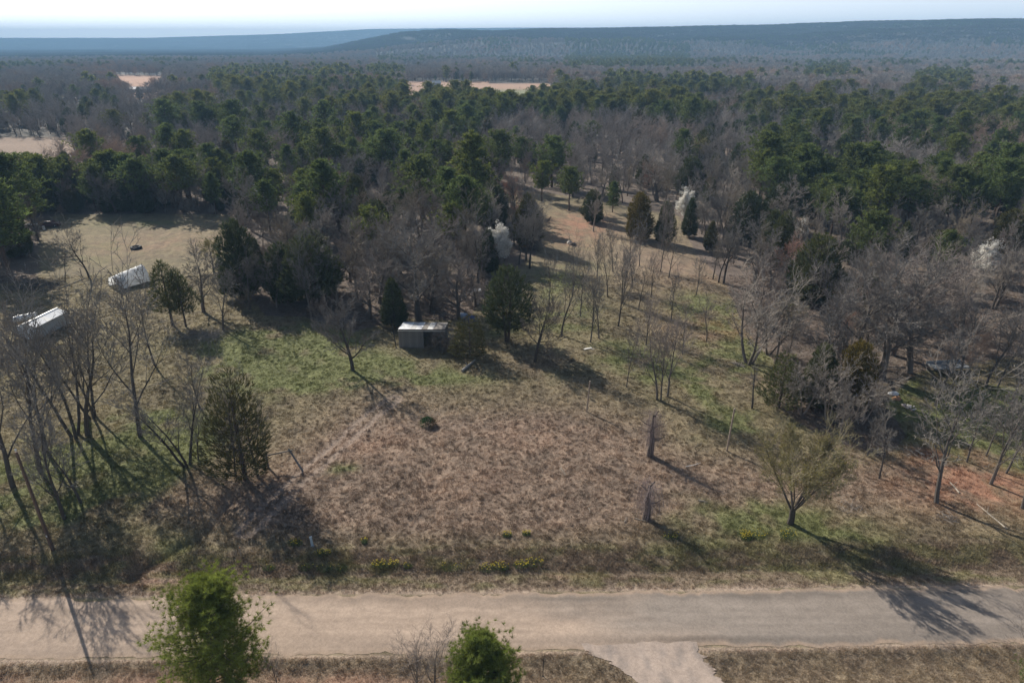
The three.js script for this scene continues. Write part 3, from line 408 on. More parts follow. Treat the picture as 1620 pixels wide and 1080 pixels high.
// evergreens of the middle distance
T('pine_tree', 'layered', [-9.83,-181.35,21.85], { v: 0, wide: 1.2, label: 'tall layered pine in front of the dark wood', category: 'pine', crown: PINE[2], clear: 10 });
T('pine_tree', 'pine', [15.78,-188.23,11.54], { v: 2, wide: 1.1, label: 'single round-topped pine on the red bank', category: 'pine' });
T('pine_tree', 'pine', [8.75,-200.81,11.29], { v: 1, wide: 1.1, label: 'light green pine at the wood edge behind the red bank', category: 'pine', crown: PINE[2] });
T('pine_tree', 'pine', [27.57,-185.88,8.24], { v: 3, wide: 0.9, label: 'small open pine up-slope of the rusty cedar', category: 'pine', crown: PINE[1] });
T('cedar_tree', 'cedar', [29.77,-157.87,10.88], { v: 2, wide: 1.05, category: 'cedar', crown: RUSTYCEDAR, label: 'rusty brown-green cedar in the middle of the far slope' });
T('cedar_tree', 'cedar', [20.76,-174.22,8.45], { v: 3, wide: 1.0, category: 'cedar', label: 'dull green cedar behind the white-stemmed tree' });
T('bare_tree', 'upright', [20.08,-165.06,11.42], { v: 1, wide: 0.9, trunk: PALEWOOD, crown: TWIG[4], label: 'white-stemmed bare tree in front of a dull cedar' });
T('cedar_tree', 'cedar', [35.10,-153.93,9.81], { v: 1, wide: 0.9, category: 'cedar', crown: CEDAR[1], label: 'dark cedar casting a long shadow beside the rusty one' });
T('cedar_tree', 'cedar', [42.30,-159.61,9.50], { v: 0, wide: 0.9, category: 'cedar', crown: CEDAR[1], label: 'dark slim cedar in front of the flowering pear on the slope' });
T('pine_tree', 'pine', [-101.21,-131.46,18.84], { v: 4, wide: 1.25, label: 'big spreading pine over the parked car and yard clutter', category: 'pine', crown: PINE[3], clear: 6 });
T('pine_tree', 'pine', [-115.11,-141.20,19.65], { v: 3, wide: 1.3, label: 'bushy pine behind the big spreading one at the yard', category: 'pine', clear: 6 });
T('pine_tree', 'pine', [-127.76,-179.15,10.76], { v: 1, wide: 1.2, label: 'dense young pine behind the parked car', category: 'pine', clear: 5 });
T('pine_tree', 'pine', [-45.35,-148.60,12.29], { v: 1, wide: 0.85, label: 'bright green young pine sunk in the thicket', category: 'pine', crown: PINE[2] });
T('pine_tree', 'pine', [-59.07,-163.82,12.24], { v: 2, wide: 0.9, label: 'slim dark pine beside the thin flowering tree', category: 'pine', crown: PINE[1] });
{ // foreground, south of the road
  const near = (name, seed, x, z, o, label, tint) => { const t = pineTree(seed, o), g = thing(name, label, 'pine', [x, height(x, z), z], 1); part('trunk', t.trunk, WOOD[0], g); part('crown', t.crown, leafy(tint, 0.35), g); };
  near('pine_tree', 951, -20.19,-34.64, { H: 9.9, R: 3.9, base: 0.1, whorls: 20, per: 6, clumps: 6, tufts: 6, blades: 26, len: 0.34, w: 0.026, peak: 0.4, lift: 0.15 }, 'bushy bright green pine on the near side of the road', [1.65, 1.6, 1.0]);
  near('pine_tree', 952, -1.96,-33.40, { H: 6.2, R: 2.6, base: 0.1, whorls: 16, per: 7, clumps: 5, tufts: 6, blades: 30, len: 0.32, w: 0.026, peak: 0.35, lift: 0.2 }, 'small rounded pine beside the bare roadside sapling', [1.5, 1.5, 1.0]);
  near('pine_tree', 953, 36.70,-34.06, { H: 3.4, R: 1.6, base: 0.1, whorls: 10, per: 5, clumps: 3, tufts: 5, blades: 10, len: 0.28, w: 0.034 }, 'low pine bush on the verge past the driveway', [1, 1.1, 1.0]);
  T('bare_tree', 'sapling', [-5.65,-34.62, 7.4], { v: 0, wide: 1.1, label: 'fine-twigged bare sapling on the near verge, beside the small pine', trunk: WOOD[2], crown: TWIG[1] });
  T('bare_tree', 'sapling', [-6.62,-34.41, 6.6], { v: 1, wide: 1.1, label: 'lower bare sapling twinned with the fine-twigged one', trunk: WOOD[2], crown: TWIG[1] });
  T('bare_tree', 'sapling', [-16.60,-34.62, 4.8], { v: 1, wide: 0.7, label: 'wispy bare sapling against the bushy roadside pine', trunk: WOOD[2], crown: TWIG[4] });
  T('bare_tree', 'sapling', [38.45,-36.33, 7.5], { v: 0, wide: 1.4, label: 'thin-twigged sapling reaching over the road end', trunk: WOOD[2], crown: TWIG[1] });
}
console.log('table trees', used);

// ---- the woods
const inPine = [[boxed([[-147.60,-230.40],[-120.72,-281.73],[-42.76,-281.73],[-16.45,-262.38],[-22.23,-223.52],[-3.79,-208.50],[-4.03,-143.66],[-23.25,-146.66],[-57.15,-149.78],[-83.42,-146.66],[-104.55,-149.78]]), 0.38, 0.18], [boxed([[-195.07,-344.45],[-221.32,-528.42],[-72.79,-489.66],[-50.72,-528.42],[-6.66,-377.67],[-12.58,-281.73],[-40.76,-267.92],[-115.09,-267.92],[-137.01,-237.68]]), 0.16, 0.08], [boxed([[-128.95,-182.84],[-74.30,-182.84],[-79.73,-202.61],[-141.64,-202.61]]), 0.3, 0.4], [boxed([[-69.16,-528.42],[-59.94,-627.10],[81.74,-627.10],[155.52,-557.76],[102.53,-357.04],[25.18,-409.02],[-6.66,-377.67]]), 0.5, 0.05], [boxed([[137.01,-489.66],[285.61,-608.24],[335.35,-557.76],[456.48,-528.42],[254.32,-288.07],[174.76,-283.82],[129.47,-267.92],[118.87,-344.45]]), 0.34, 0.06], [boxed([[70.04,-208.50],[101.44,-257.06],[99.01,-223.52],[111.68,-208.50],[149.49,-240.71],[228.24,-257.06],[118.68,-126.81],[93.66,-132.69],[96.19,-149.78],[93.69,-163.57],[74.81,-155.03],[64.83,-167.38]]), 0.5, 0.08], [boxed([[231.59,-3194],[610.32,-2553],[305.86,-1228],[81.74,-1190]]), 0.95, 0], [boxed([[608.14,-1526],[647.86,-1412],[349.84,-756.68],[316.74,-788.75]]), 0.8, 0], [boxed([[581.25,-1056],[592.61,-949.10],[348.59,-552.94],[326.96,-588.31]]), 0.85, 0], [boxed([[-460.16,-1126],[-185.27,-1269],[-84.70,-572.56],[-183.80,-540.86],[-258.92,-608.10]]), 0.55, 0], [boxed([[113.72,-878.52],[242.88,-719.16],[174.38,-512.41],[76.93,-589.80]]), 0.55, 0.05]];
const picks = { pine: [], cedar: [], bare: [], brush: [], farPine: [], farBare: [] };
{
  const rnd = rngOf(4242);
  const zones = [[60, 520, 7.3], [520, 1250, 9.6], [1250, 2700, 14]];
  for (const [d0, d1, s] of zones) for (let z = -d0 * 0.6; z > -d1; z -= s) { const half = -z * 0.86 + 45; for (let x = -half; x < half; x += s) {
    const px = x + (rnd() - 0.5) * s * 0.95, pz = z + (rnd() - 0.5) * s * 0.95, d = Math.hypot(px, pz), u = rnd(), q = rnd(), e = rnd();
    if (d < d0 || d >= d1 || !woods(px, pz)) continue;
    if (d < 320 && stand.some(([a, b, r]) => Math.hypot(px - a, pz - b) < r)) continue;
    const thin = fbm(px / 38, pz / 38, 2); if (thin < 0.3 && u < 0.6 && d > 260) continue;
    let pp = 0.035, pc = 0.07; for (const [f, a, b] of inPine) if (f(px, pz)) { pp = a; pc = b; break; }
    if (d > 600 && pp < 0.5) pp *= 0.7; if (d > 1250) { const n = fbm(px / 260 + 9, pz / 170, 3); pp = Math.max(pp, smooth(0.6, 0.72, n) * 0.6); }
    const clump = fbm(px / 26 + 60, pz / 26, 2) - 0.5, k = clamp(pp + clump * (pp > 0.15 ? 2.1 : 0.25));
    const kind = u < k ? 'pine' : u < k + pc ? 'cedar' : 'bare', H = (kind === 'pine' ? 9.5 + 7.5 * q * (0.4 + 0.6 * e) + 2.5 * e : kind === 'cedar' ? 6 + 6.5 * q : 10 + 6 * q) * (0.85 + 0.3 * thin);
    const rec = { x: px, z: pz, H, d, e, q };
    if (d > 700) (kind === 'bare' ? picks.farBare : picks.farPine).push(rec); else picks[kind].push(rec);
    if (d < 430 && e < 0.7) picks.brush.push({ x: px + 3 * (q - 0.3), z: pz + 3 * (e - 0.2), H: 2.2 + 3.5 * q * q, d, e: q, q: e });
  } }
}
{ const rnd = rngOf(99), belt = [[-129.89,-185.11],[-75.66,-185.11],[-79.92,-202.61],[-139.93,-200.81]], inBelt = boxed(belt); for (let k = 0; k < 420; k++) { const x = -190 + 110 * rnd(), z = -170 - 50 * rnd(), q = rnd(), e = rnd(), u = rnd(); if (!inBelt(x, z)) continue; picks[u < 0.35 ? 'cedar' : u < 0.5 ? 'pine' : 'bare'].push({ x, z, H: u < 0.35 ? 5 + 6 * q : u < 0.5 ? 10 + 5 * q : 8 + 5 * q, d: Math.hypot(x, z), e, q }); } }
const seen = (r) => { const u = r.x / (-r.z * 0.918 + 42 * 0.397); return Math.abs(u) < 0.76; };
const kindsOf = { pine: ['pine_tree', 'pine', ['pine'], PINE, 'green pine massed in the woods beyond the grass', 'pines of the woods'], cedar: ['cedar_tree', 'cedar', ['cedar'], CEDAR, 'dark cedar scattered through the woods beyond the grass', 'cedars of the woods'], bare: ['bare_tree', 'tree', ['oak', 'upright', 'slim', 'oak', 'upright'], TWIG, 'leafless grey-brown tree massed in the woods beyond the grass', 'bare trees of the woods'] };
const M4 = new THREE.Matrix4(), Q4 = new THREE.Quaternion(), UPV = new THREE.Vector3(0, 1, 0);
function mass(name, geometry, materials, list, label, colour, tint) {
  if (!list.length) return; const im = new THREE.InstancedMesh(geometry, materials, list.length); im.name = numbered(name); im.castShadow = im.receiveShadow = true;
  list.forEach((r, k) => { const s = r.H / 10, w = s * (0.85 + 0.4 * r.q) * (r.wide || 1); M4.compose(new THREE.Vector3(r.x, height(r.x, r.z), r.z), Q4.setFromAxisAngle(UPV, r.e * 6.283), new THREE.Vector3(w, s, w)); im.setMatrixAt(k, M4); im.setColorAt(k, new THREE.Color().setRGB(...tint(r))); });
  scene.add(im); tag(im, label, colour, null, 'stuff');
}
const grey = (r) => { const b = 1.0 + 0.55 * r.q, n = fbm(r.x / 60, r.z / 60, 2); return [b * (1.0 + 0.22 * smooth(0.45, 0.75, n)), b, b * (1.04 - 0.16 * smooth(0.45, 0.75, n))]; };
const greenish = (r) => { const b = 0.72 + 0.55 * r.e; return [b * (0.9 + 0.3 * r.q), b, b * (1.1 - 0.3 * r.q)]; };
const PLAIN = wood([1, 1, 1]), PLAINLEAF = leafy([1, 1, 1]);
const joined = (t) => mergeGeometries([t.trunk, t.crown], true);
for (const [key, [name, category, libs, mats, label, group]] of Object.entries(kindsOf)) {
  const vis = picks[key].filter(seen).sort((a, b) => a.d - b.d), near = vis.slice(0, 225 + (key === 'pine' ? 60 : 0)), rest = picks[key].filter((r) => !near.includes(r));
  const words = (r, k, mat) => (key === 'pine' ? [(r.H > 14 ? 'tall ' : 'shorter ') + (mat === PINE[2] ? 'yellowish-green' : mat === PINE[0] ? 'mid-green' : 'dark green') + ' pine massed in the woods beyond the grass'] : key === 'cedar' ? [(r.H > 9 ? 'tall' : 'low') + (mat === CEDAR[1] ? ' dark' : mat === CEDAR[3] ? ' brownish' : ' olive') + ' cedar scattered through the woods beyond the grass'] : [(mat === REDTWIG ? 'reddish-twigged' : mat === TWIG[4] ? 'pale grey' : mat === TWIG[2] ? 'dark grey' : 'grey-brown') + (r.H > 13.5 ? ' tall' : ' shorter') + ' leafless tree massed in the woods beyond the grass'])[0];
  near.forEach((r, k) => { const lib = libs[Math.floor(r.e * 0.999 * libs.length)], mat = key === 'bare' && k % 41 === 5 ? REDTWIG : mats[Math.floor(hash(k, 77) * mats.length)]; plant(name, lib, r.x, r.z, r.H, { v: Math.floor(r.q * 97), wide: 0.85 + 0.4 * r.q, trunk: WOOD[k % 4], crown: mat, label: words(r, k, mat), category, group }); });
  const buckets = libs.flatMap((l) => LIB[l]); const uniq = [...new Set(buckets)];
  uniq.forEach((t, b) => mass(key === 'bare' ? 'bare_woods' : key + '_woods', joined(t), [PLAIN, key === 'bare' ? PLAIN : PLAINLEAF], rest.filter((r, i) => i % uniq.length === b), key === 'bare' ? 'mass of leafless grey trees further back in the woods' : 'mass of dark green ' + key + 's further back in the woods', 'woods', key === 'bare' ? grey : greenish));
}
LIB.bush.forEach((t, b) => mass('undergrowth', joined(t), [PLAIN, PLAIN], picks.brush.filter((r, i) => i % 3 === b), 'tangled leafless brush under the trees', 'undergrowth', grey));
{ // coarser trees for the plain beyond
  const fp = [1, 2, 3].map((s) => pineTree(980 + s, { base: 0.25, R: 2.9, whorls: 8, per: 4, clumps: 2, tufts: 2, blades: 5, len: 1.1, w: 0.5 }));
  const fb = [1, 2, 3].map((s) => { const rnd = rngOf(990 + s), C = new Geo(), Tt = new Geo(); Tt.limb([[0, -0.3, 0], [0, 4, 0], [0.3, 7.5, 0.1]], [0.2, 0.15, 0.05], 5, BARK); for (let k = 0; k < 330; k++) { const a = rnd() * 6.28, t = rnd(), rr = Math.sqrt(rnd()) * 3.6 * Math.sin(0.5 + 2.4 * t), p = [Math.cos(a) * rr * 0.7, 2.8 + t * 5.6, Math.sin(a) * rr * 0.7]; C.spike(p, add(p, unit([Math.cos(a) * 0.7 + rnd() - 0.5, 1.1, Math.sin(a) * 0.7 + rnd() - 0.5]), 1.2 + 1.1 * rnd()), 0.075, mul3(TW, 0.75 + 0.6 * rnd())); } return { trunk: Tt.done(), crown: C.done() }; });
  fp.forEach((t, b) => mass('pine_woods', joined(t), [PLAIN, PLAINLEAF], picks.farPine.filter((r, i) => i % 3 === b), 'far-off dark pine woods across the plain', 'woods', greenish));
  fb.forEach((t, b) => mass('bare_woods', joined(t), [PLAIN, PLAIN], picks.farBare.filter((r, i) => i % 3 === b), 'far-off grey leafless woods across the plain', 'woods', grey));
  // woods on the hills: patches of crowns
  const rnd = rngOf(31), patch = (green) => { const G = new Geo(); for (let k = 0; k < 26; k++) { const cx = (rnd() - 0.5) * 56, cz = (rnd() - 0.5) * 56, h = 8 + 6 * rnd(), r = 2.6 + 2.4 * rnd(), col = green(rnd()); for (let b = 0; b < 64; b++) { const d = unit([rnd() - 0.5, rnd() - 0.1, rnd() - 0.5]); G.blade(add([cx, h - r, cz], d, r * 0.75), unit([d[0] + rnd() - 0.5, d[1] + 0.5, d[2] + rnd() - 0.5]), 1.9, 1.15, mul3(col, 0.75 + 0.5 * rnd()), rnd); } } return G.done(); };
  const kinds = [patch((u) => (u < 0.65 ? mul3(TW, 0.55) : mul3(NEEDLE, 0.85))), patch((u) => (u < 0.35 ? mul3(TW, 0.55) : mul3(NEEDLE, 0.85))), patch((u) => (u < 0.8 ? mul3(TW, 0.6) : mul3(NEEDLE, 0.85)))], lists = [[], [], []];
  for (let z = -2000; z > -9600; z -= z > -4600 ? 35 : 58) { const s = z > -4600 ? 35 : 58, half = -z * 0.86 + 60; for (let x = -half; x < half; x += s) { const px = x + (rnd() - 0.5) * s, pz = z + (rnd() - 0.5) * s, d = Math.hypot(px, pz); if (d < 2680) continue; const n = fbm(px / 500, pz / 300, 3); lists[n > 0.55 ? 1 : n < 0.42 ? 2 : 0].push({ x: px, z: pz, H: d > 4600 ? 13 : 10, d, e: rnd(), q: 0.3 + 0.3 * rnd() }); } }
  kinds.forEach((g, b) => mass('hill_woods', g, PLAIN, lists[b], 'unbroken woods covering the hazy hills', 'woods', (r) => { const v = 0.8 + 0.4 * r.e; return [v, v, v]; }));
  console.log('far', picks.farPine.length, picks.farBare.length, lists.map((l) => l.length).join(), 'mid', picks.pine.length, picks.cedar.length, picks.bare.length, picks.brush.length);
}
// ------------------------------------------------------------------ things people left here
const GREYWOOD = worn([0.2, 0.18, 0.165]), DARKBOARD = worn([0.165, 0.152, 0.14]), OLDBOARD = worn([0.19, 0.175, 0.162]), OLDBOARD2 = worn([0.15, 0.14, 0.13]), PALEBOARD = worn([0.52, 0.49, 0.45]), METAL = worn([0.58, 0.58, 0.57], 0.55, { metalness: 0.25 }), WHITEMETAL = worn([0.74, 0.75, 0.76], 0.5), DULLROOF = worn([0.19, 0.175, 0.16], 0.9), POSTWOOD = worn([0.2, 0.15, 0.115]), BLACK = std([0.025, 0.025, 0.028], 0.8), BLEACHED = worn([0.36, 0.315, 0.26]), GLASS = std([0.03, 0.035, 0.04], 0.1);
const on = (x, z, dy = 0) => [x, height(x, z) + dy, z];
{ // old shed: lean-to roof, board front, open bay
  const [x, z] = [-13.60,-94.51], g = thing('old_shed', 'low weathered shed with patchy pale metal roof and open dark bay', 'shed', on(x, z), -0.02), W = 6.8, D = 4.3;
  const rise = (d) => 3.0 - d * 0.16;
  for (const [px, d] of [[-W / 2, 0], [0.2, 0], [W / 2, 0], [-W / 2, D], [0, D], [W / 2, D]]) part('post', box(0.16, rise(d) + 0.2, 0.16, px, rise(d) / 2 - 0.1, -d), GREYWOOD, g);
  for (let k = 0; k < 13; k++) part('plank', box(0.262, 2.62 + 0.1 * hash(k, 3), 0.035, -W / 2 + 0.22 + k * 0.275, 1.36, 0.1 + 0.012 * (k % 2), 0, 0, (hash(k, 9) - 0.5) * 0.02), [DARKBOARD, OLDBOARD, DARKBOARD, OLDBOARD2][k % 4], g);
  for (let k = 0; k < 5; k++) part('plank', box(0.255, 0.9, 0.035, 1.9 + k * 0.29, 2.4, 0.1), DARKBOARD, g);
  for (const s of [-1, 1]) for (let k = 0; k < 15; k++) part('plank', box(0.03, rise(0.15 + k * 0.28) - 0.12, 0.272, s * (W / 2 + 0.1), rise(0.15 + k * 0.28) / 2 - 0.04, -0.15 - k * 0.28), k % 3 ? DARKBOARD : OLDBOARD, g);
  for (let k = 0; k < 24; k++) part('plank', box(0.275, rise(D) - 0.1, 0.03, -W / 2 + 0.2 + k * 0.28, rise(D) / 2 - 0.04, -D - 0.1), DARKBOARD, g);
  for (let k = 0; k < 8; k++) { const m = [WHITEMETAL, WHITEMETAL, METAL, WHITEMETAL, DULLROOF, METAL, DULLROOF, DULLROOF][k], sh = new THREE.PlaneGeometry(0.93, D + 0.5, 14, 1), P = sh.attributes.position; for (let i = 0; i < P.count; i++) P.setZ(i, 0.022 * Math.cos((P.getX(i) / 0.93) * 14 * Math.PI)); sh.rotateX(-Math.PI / 2 - 0.159); sh.computeVertexNormals(); sh.translate(-W / 2 + 0.45 + k * 0.87 - 0.06, 2.77 + (k % 2) * 0.006, -D / 2); part('roof_sheet', sh, m, g).material.side = THREE.DoubleSide; }
  part('eave_board', box(W + 0.3, 0.14, 0.05, 0, 2.88, 0.2), PALEBOARD, g);
}
{ const [x, z] = [-16.99,-94.75], g = thing('leaning_pole', 'dark thin pole leaning against the old shed corner', 'pole', on(x - 0.5, z + 0.4)); part('shaft', cyl(0.07, 0.05, [0, -0.1, 0], [-0.55, 5.0, -0.2]), BLACK, g); part('foot_wedge', box(0.22, 0.12, 0.22, 0, 0.02, 0), DARKBOARD, g); }
{ const [x, z] = [-9.65,-97.67], g = thing('slat_panel', 'panel of pale upright slats propped beside the shed', 'panel', on(x, z), 0.5); for (let k = 0; k < 6; k++) part('slat', box(0.11, 1.9, 0.03, -0.6 + k * 0.24, 0.95, -0.02 - (k % 2) * 0.004, 0, -0.2), BLEACHED, g); for (const y of [0.35, 1.5]) part('rail', box(1.5, 0.09, 0.04, 0, y, -0.08 + (y - 0.95) * -0.2, 0, -0.2), GREYWOOD, g); }
function lump(name, mat, label, category, [x, z], [w, h, d], seed, turn = 0) { const g = new THREE.SphereGeometry(1, 28, 16), P = g.attributes.position; for (let i = 0; i < P.count; i++) { const a = P.getX(i), b = P.getY(i), c = P.getZ(i), n = 0.72 + 0.55 * fbm(a * 2.2 + seed, c * 2.2 + b * 1.7 + seed, 3); P.setXYZ(i, a * w * n, Math.max(-0.08, b * h * n), c * d * n); } g.rotateY(turn); g.computeVertexNormals(); const m = solo(name, g, mat, label, category); m.position.set(...on(x, z, 0.02)); return m; }
lump('tarp_bundle', std([0.03, 0.055, 0.17], 0.55), 'dark blue tarp heaped over a load past the shed', 'tarp', [-6.93,-105.37], [1.25, 1.1, 0.9], 3);
lump('tarp_sheet', std([0.36, 0.44, 0.55], 0.55), 'pale blue crumpled sheet lying against the dark blue tarp', 'tarp', [-8.20,-107.10], [0.9, 0.8, 0.8], 8);
{ const [x, z] = [-6.39,-113.85], g = thing('masonry_pillar', 'pale masonry pillar with a broken white cap behind the evergreen', 'pillar', on(x, z), 0.2); for (let k = 0; k < 7; k++) for (let q = 0; q < 2; q++) part('block', box(0.46, 0.335, 0.92, k % 2 ? -0.235 + q * 0.47 : 0, 0.17 + k * 0.345, k % 2 ? 0 : -0.235 + q * 0.47, k % 2 ? 0 : Math.PI / 2), worn([0.42 + 0.05 * hash(k, q), 0.38, 0.31]), g); part('cap_slab', box(1.5, 0.14, 1.3, 0.2, 2.5, 0, 0, 0, 0.06), worn([0.7, 0.68, 0.64]), g); }
function log(label, a, b, r, mat, category = 'log', name = 'fallen_log', stubs = 2) { const g = thing(name, label, category, on(a[0], a[1])), L = [b[0] - a[0], 0, b[1] - a[1]], n = Math.hypot(L[0], L[2]); const y1 = height(b[0], b[1]) - height(a[0], a[1]); part('stem', cyl(r, r * 0.72, [0, r * 0.9, 0], [L[0], y1 + r * 0.65, L[2]], 9), mat, g); part('cut_end', cyl(r * 0.97, r * 0.97, [-L[0] / n * 0.012, r * 0.9, -L[2] / n * 0.012], [0, r * 0.9, 0], 9), BLEACHED, g); for (let k = 0; k < stubs; k++) { const t = 0.4 + 0.25 * k; part('branch_stub', cyl(r * 0.35, r * 0.12, [L[0] * t, r, L[2] * t], [L[0] * (t + 0.12) - L[2] / n * 0.5 * (k % 2 ? 1 : -1), r + 0.35, L[2] * (t + 0.12) + L[0] / n * 0.5 * (k % 2 ? 1 : -1)], 5), mat, g); } return g; }
log('grey log with a pale sawn end in the shade below the shed', [-7.01,-86.21], [-5.41,-89.77], 0.2, worn([0.3, 0.28, 0.25]));
log('long pale fallen trunk at the edge of the red earth', [46.73,-52.14], [46.40,-56.01], 0.075, BLEACHED);
log('bleached fallen pole half in shade below the gnarled tree', [45.77,-57.90], [45.97,-59.88], 0.08, BLEACHED);
log('grey fallen stem on the litter by the thicket', [46.06,-64.94], [45.63,-65.98], 0.09, worn([0.34, 0.3, 0.27]));
{ // plastic hoop house
  const a = [-74.60,-120.30], b = [-71.04,-125.47], ang = Math.atan2(-(b[1] - a[1]), b[0] - a[0]), L = 5.8, g = thing('hoop_house', 'white plastic hoop house on the lawn', 'greenhouse', on((a[0] + b[0]) / 2 - 0.5, (a[1] + b[1]) / 2 - 1.6), ang), R = 2.1, hh = 2.75;
  const prof = (t) => { const s = Math.PI * t; return [-Math.cos(s) * R * (1 + 0.02 * Math.sin(s * 3)), Math.pow(Math.sin(s), 0.95) * hh]; };
  const sheet = (x0, x1, t0, t1, nx, nt, amp, seed) => { const G = new THREE.PlaneGeometry(1, 1, nx, nt), P = G.attributes.position; for (let i = 0; i < P.count; i++) { const u = P.getX(i) + 0.5, t = t0 + (t1 - t0) * (P.getY(i) + 0.5), [w, y] = prof(t), q = 1 + amp * (fbm(u * 9 + seed, t * 11, 3) - 0.5) - 0.02 * Math.sin(u * Math.PI * 6) ** 2; const xx = x0 + (x1 - x0) * u; P.setXYZ(i, xx, y * q * (1 + 0.055 * xx), w * q); } G.computeVertexNormals(); return G; };
  const film = new THREE.MeshPhysicalMaterial({ color: new THREE.Color().setRGB(0.78, 0.8, 0.82), roughness: 0.85, transmission: 0.6, thickness: 0, side: THREE.DoubleSide });
  part('cover', sheet(-L / 2, L / 2, 0, 0.97, 30, 24, 0.1, 2), film, g);
  part('torn_flap', sheet(-L / 2 - 0.25, -L / 2 + 1.6, 0.52, 0.99, 12, 12, 0.35, 9), film, g);
  for (let k = 0; k <= 6; k++) { const G = []; for (let i = 0; i < 12; i++) { const [w0, y0] = prof(i / 12), [w1, y1] = prof((i + 1) / 12), x = -L / 2 + (L * k) / 6; const f = 0.97 * (1 + 0.055 * x); G.push(cyl(0.03, 0.03, [x, y0 * f, w0 * 0.97], [x, y1 * f, w1 * 0.97], 5)); } part('hoop', mergeGeometries(G), METAL, g); }
  const end = new THREE.Shape(); end.moveTo(-R, 0); for (let i = 1; i <= 16; i++) { const [w, y] = prof(i / 16); end.lineTo(w, y * 1.19); } const eg = new THREE.ExtrudeGeometry(end, { depth: 0.02, bevelEnabled: false }); eg.rotateY(Math.PI / 2); part('end_sheet', eg.translate(L / 2, 0, 0), film, g);
  part('base_board', box(L + 2.2, 0.26, 0.07, 0.9, 0.1, R + 0.05), DARKBOARD, g); part('base_board', box(L, 0.26, 0.07, 0, 0.1, -R - 0.05), GREYWOOD, g);
  part('door_post', box(0.09, 1.9, 0.09, -L / 2, 0.9, -0.5), GREYWOOD, g); part('door_post', box(0.09, 1.9, 0.09, -L / 2, 0.9, 0.5), GREYWOOD, g);
}
{ // portable metal shed on blocks
  const p = [-74.63,-96.92], q = [-73.84,-103.70], ang = Math.atan2(-(q[1] - p[1]), q[0] - p[0]), L = 6.8, W = 3.0, H = 2.25, g = thing('portable_shed', 'small white gabled metal shed raised on blocks below the hoop house', 'shed', on((p[0] + q[0]) / 2, (p[1] + q[1]) / 2), ang);
  for (let i = 0; i < 4; i++) for (const s of [-1, 1]) part('block', box(0.4, 0.35, 0.3, -L / 2 + 0.4 + i * 2.27, 0.12, s * 1.1), worn([0.35, 0.34, 0.32]), g);
  part('floor', box(L, 0.16, W, 0, 0.37, 0), DARKBOARD, g);
  for (let i = 0; i < 8; i++) for (const s of [-1, 1]) part('wall_panel', box(L / 8 - 0.012, H - 0.3, 0.05, -L / 2 + (L / 8) * (i + 0.5), 0.45 + (H - 0.3) / 2, s * (W / 2 - 0.04)), worn([0.36, 0.37, 0.37], 0.6), g);
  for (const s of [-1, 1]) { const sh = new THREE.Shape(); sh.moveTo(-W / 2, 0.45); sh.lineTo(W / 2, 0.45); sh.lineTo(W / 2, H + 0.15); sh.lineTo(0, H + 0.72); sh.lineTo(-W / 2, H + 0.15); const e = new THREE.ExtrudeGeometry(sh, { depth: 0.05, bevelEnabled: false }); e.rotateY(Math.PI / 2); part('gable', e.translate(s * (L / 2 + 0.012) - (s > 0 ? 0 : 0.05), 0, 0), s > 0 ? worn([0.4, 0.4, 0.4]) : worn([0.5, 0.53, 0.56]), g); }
  const dr = part('door', box(0.05, 1.75, 0.95, -L / 2 - 0.07, 1.35, 0.3), worn([0.62, 0.66, 0.7]), g); part('handle', box(0.05, 0.12, 0.04, -L / 2 - 0.12, 1.35, 0.66), BLACK, dr);
  const sl = Math.atan2(0.57, W / 2); for (let i = 0; i < 8; i++) for (const s of [-1, 1]) part('roof_panel', box(L / 8 + 0.035, 0.04, W / 2 / Math.cos(sl) + 0.16, -L / 2 + (L / 8) * (i + 0.5), H + 0.46 + (i % 2) * 0.004, s * (W / 4 + 0.05), 0, s * sl), i === 3 ? METAL : WHITEMETAL, g);
  part('ridge_cap', box(L + 0.2, 0.05, 0.3, 0, H + 0.79, 0), WHITEMETAL, g);
}
for (const [x, z, l] of [[-80.94,-104.25, 'white gas tank beside the portable shed, the one further from its door end'], [-79.89,-105.37, 'white gas tank close against the portable shed']]) { const g = thing('gas_tank', l, 'tank', on(x, z), 0.9); const s = new THREE.CapsuleGeometry(0.5, 1.3, 6, 16); s.rotateZ(Math.PI / 2); part('shell', s.translate(0, 0.95, 0), WHITEMETAL, g); for (const q of [-0.6, 0.6]) part('cradle', box(0.16, 0.55, 0.7, q, 0.25, 0), DARKBOARD, g); part('valve_dome', cyl(0.17, 0.13, [0, 1.4, 0], [0, 1.62, 0], 12), METAL, g); }
{ const [x, z] = [-84.85,-149.64], g = thing('tractor_tyre', 'big black tyre lying flat on the lawn as a fire ring', 'tyre', on(x, z)); part('tyre', new THREE.TorusGeometry(0.95, 0.3, 12, 32).rotateX(Math.PI / 2).translate(0, 0.26, 0), BLACK, g); part('ash', lumpGeo(0.62, 0.16), worn([0.16, 0.15, 0.14]), g); part('charred_log', cyl(0.09, 0.07, [-0.6, 0.2, 0.1], [0.55, 0.42, -0.15], 7), BLACK, g); }
function lumpGeo(r, h) { const g = new THREE.SphereGeometry(1, 16, 8), P = g.attributes.position; for (let i = 0; i < P.count; i++) P.setXYZ(i, P.getX(i) * r, Math.max(0, P.getY(i)) * h, P.getZ(i) * r); g.computeVertexNormals(); return g; }
{ const [x, z] = [-84.61,-176.30], g = thing('field_gate', 'low wooden gate at the back of the lawn', 'gate', on(x, z), 0.1); for (const s of [-1.1, 1.1]) part('post', box(0.16, 1.7, 0.16, s, 0.8, 0), POSTWOOD, g); for (const y of [0.5, 1.0, 1.4]) part('rail', box(2.15, 0.1, 0.05, 0, y, 0.1), POSTWOOD, g); }
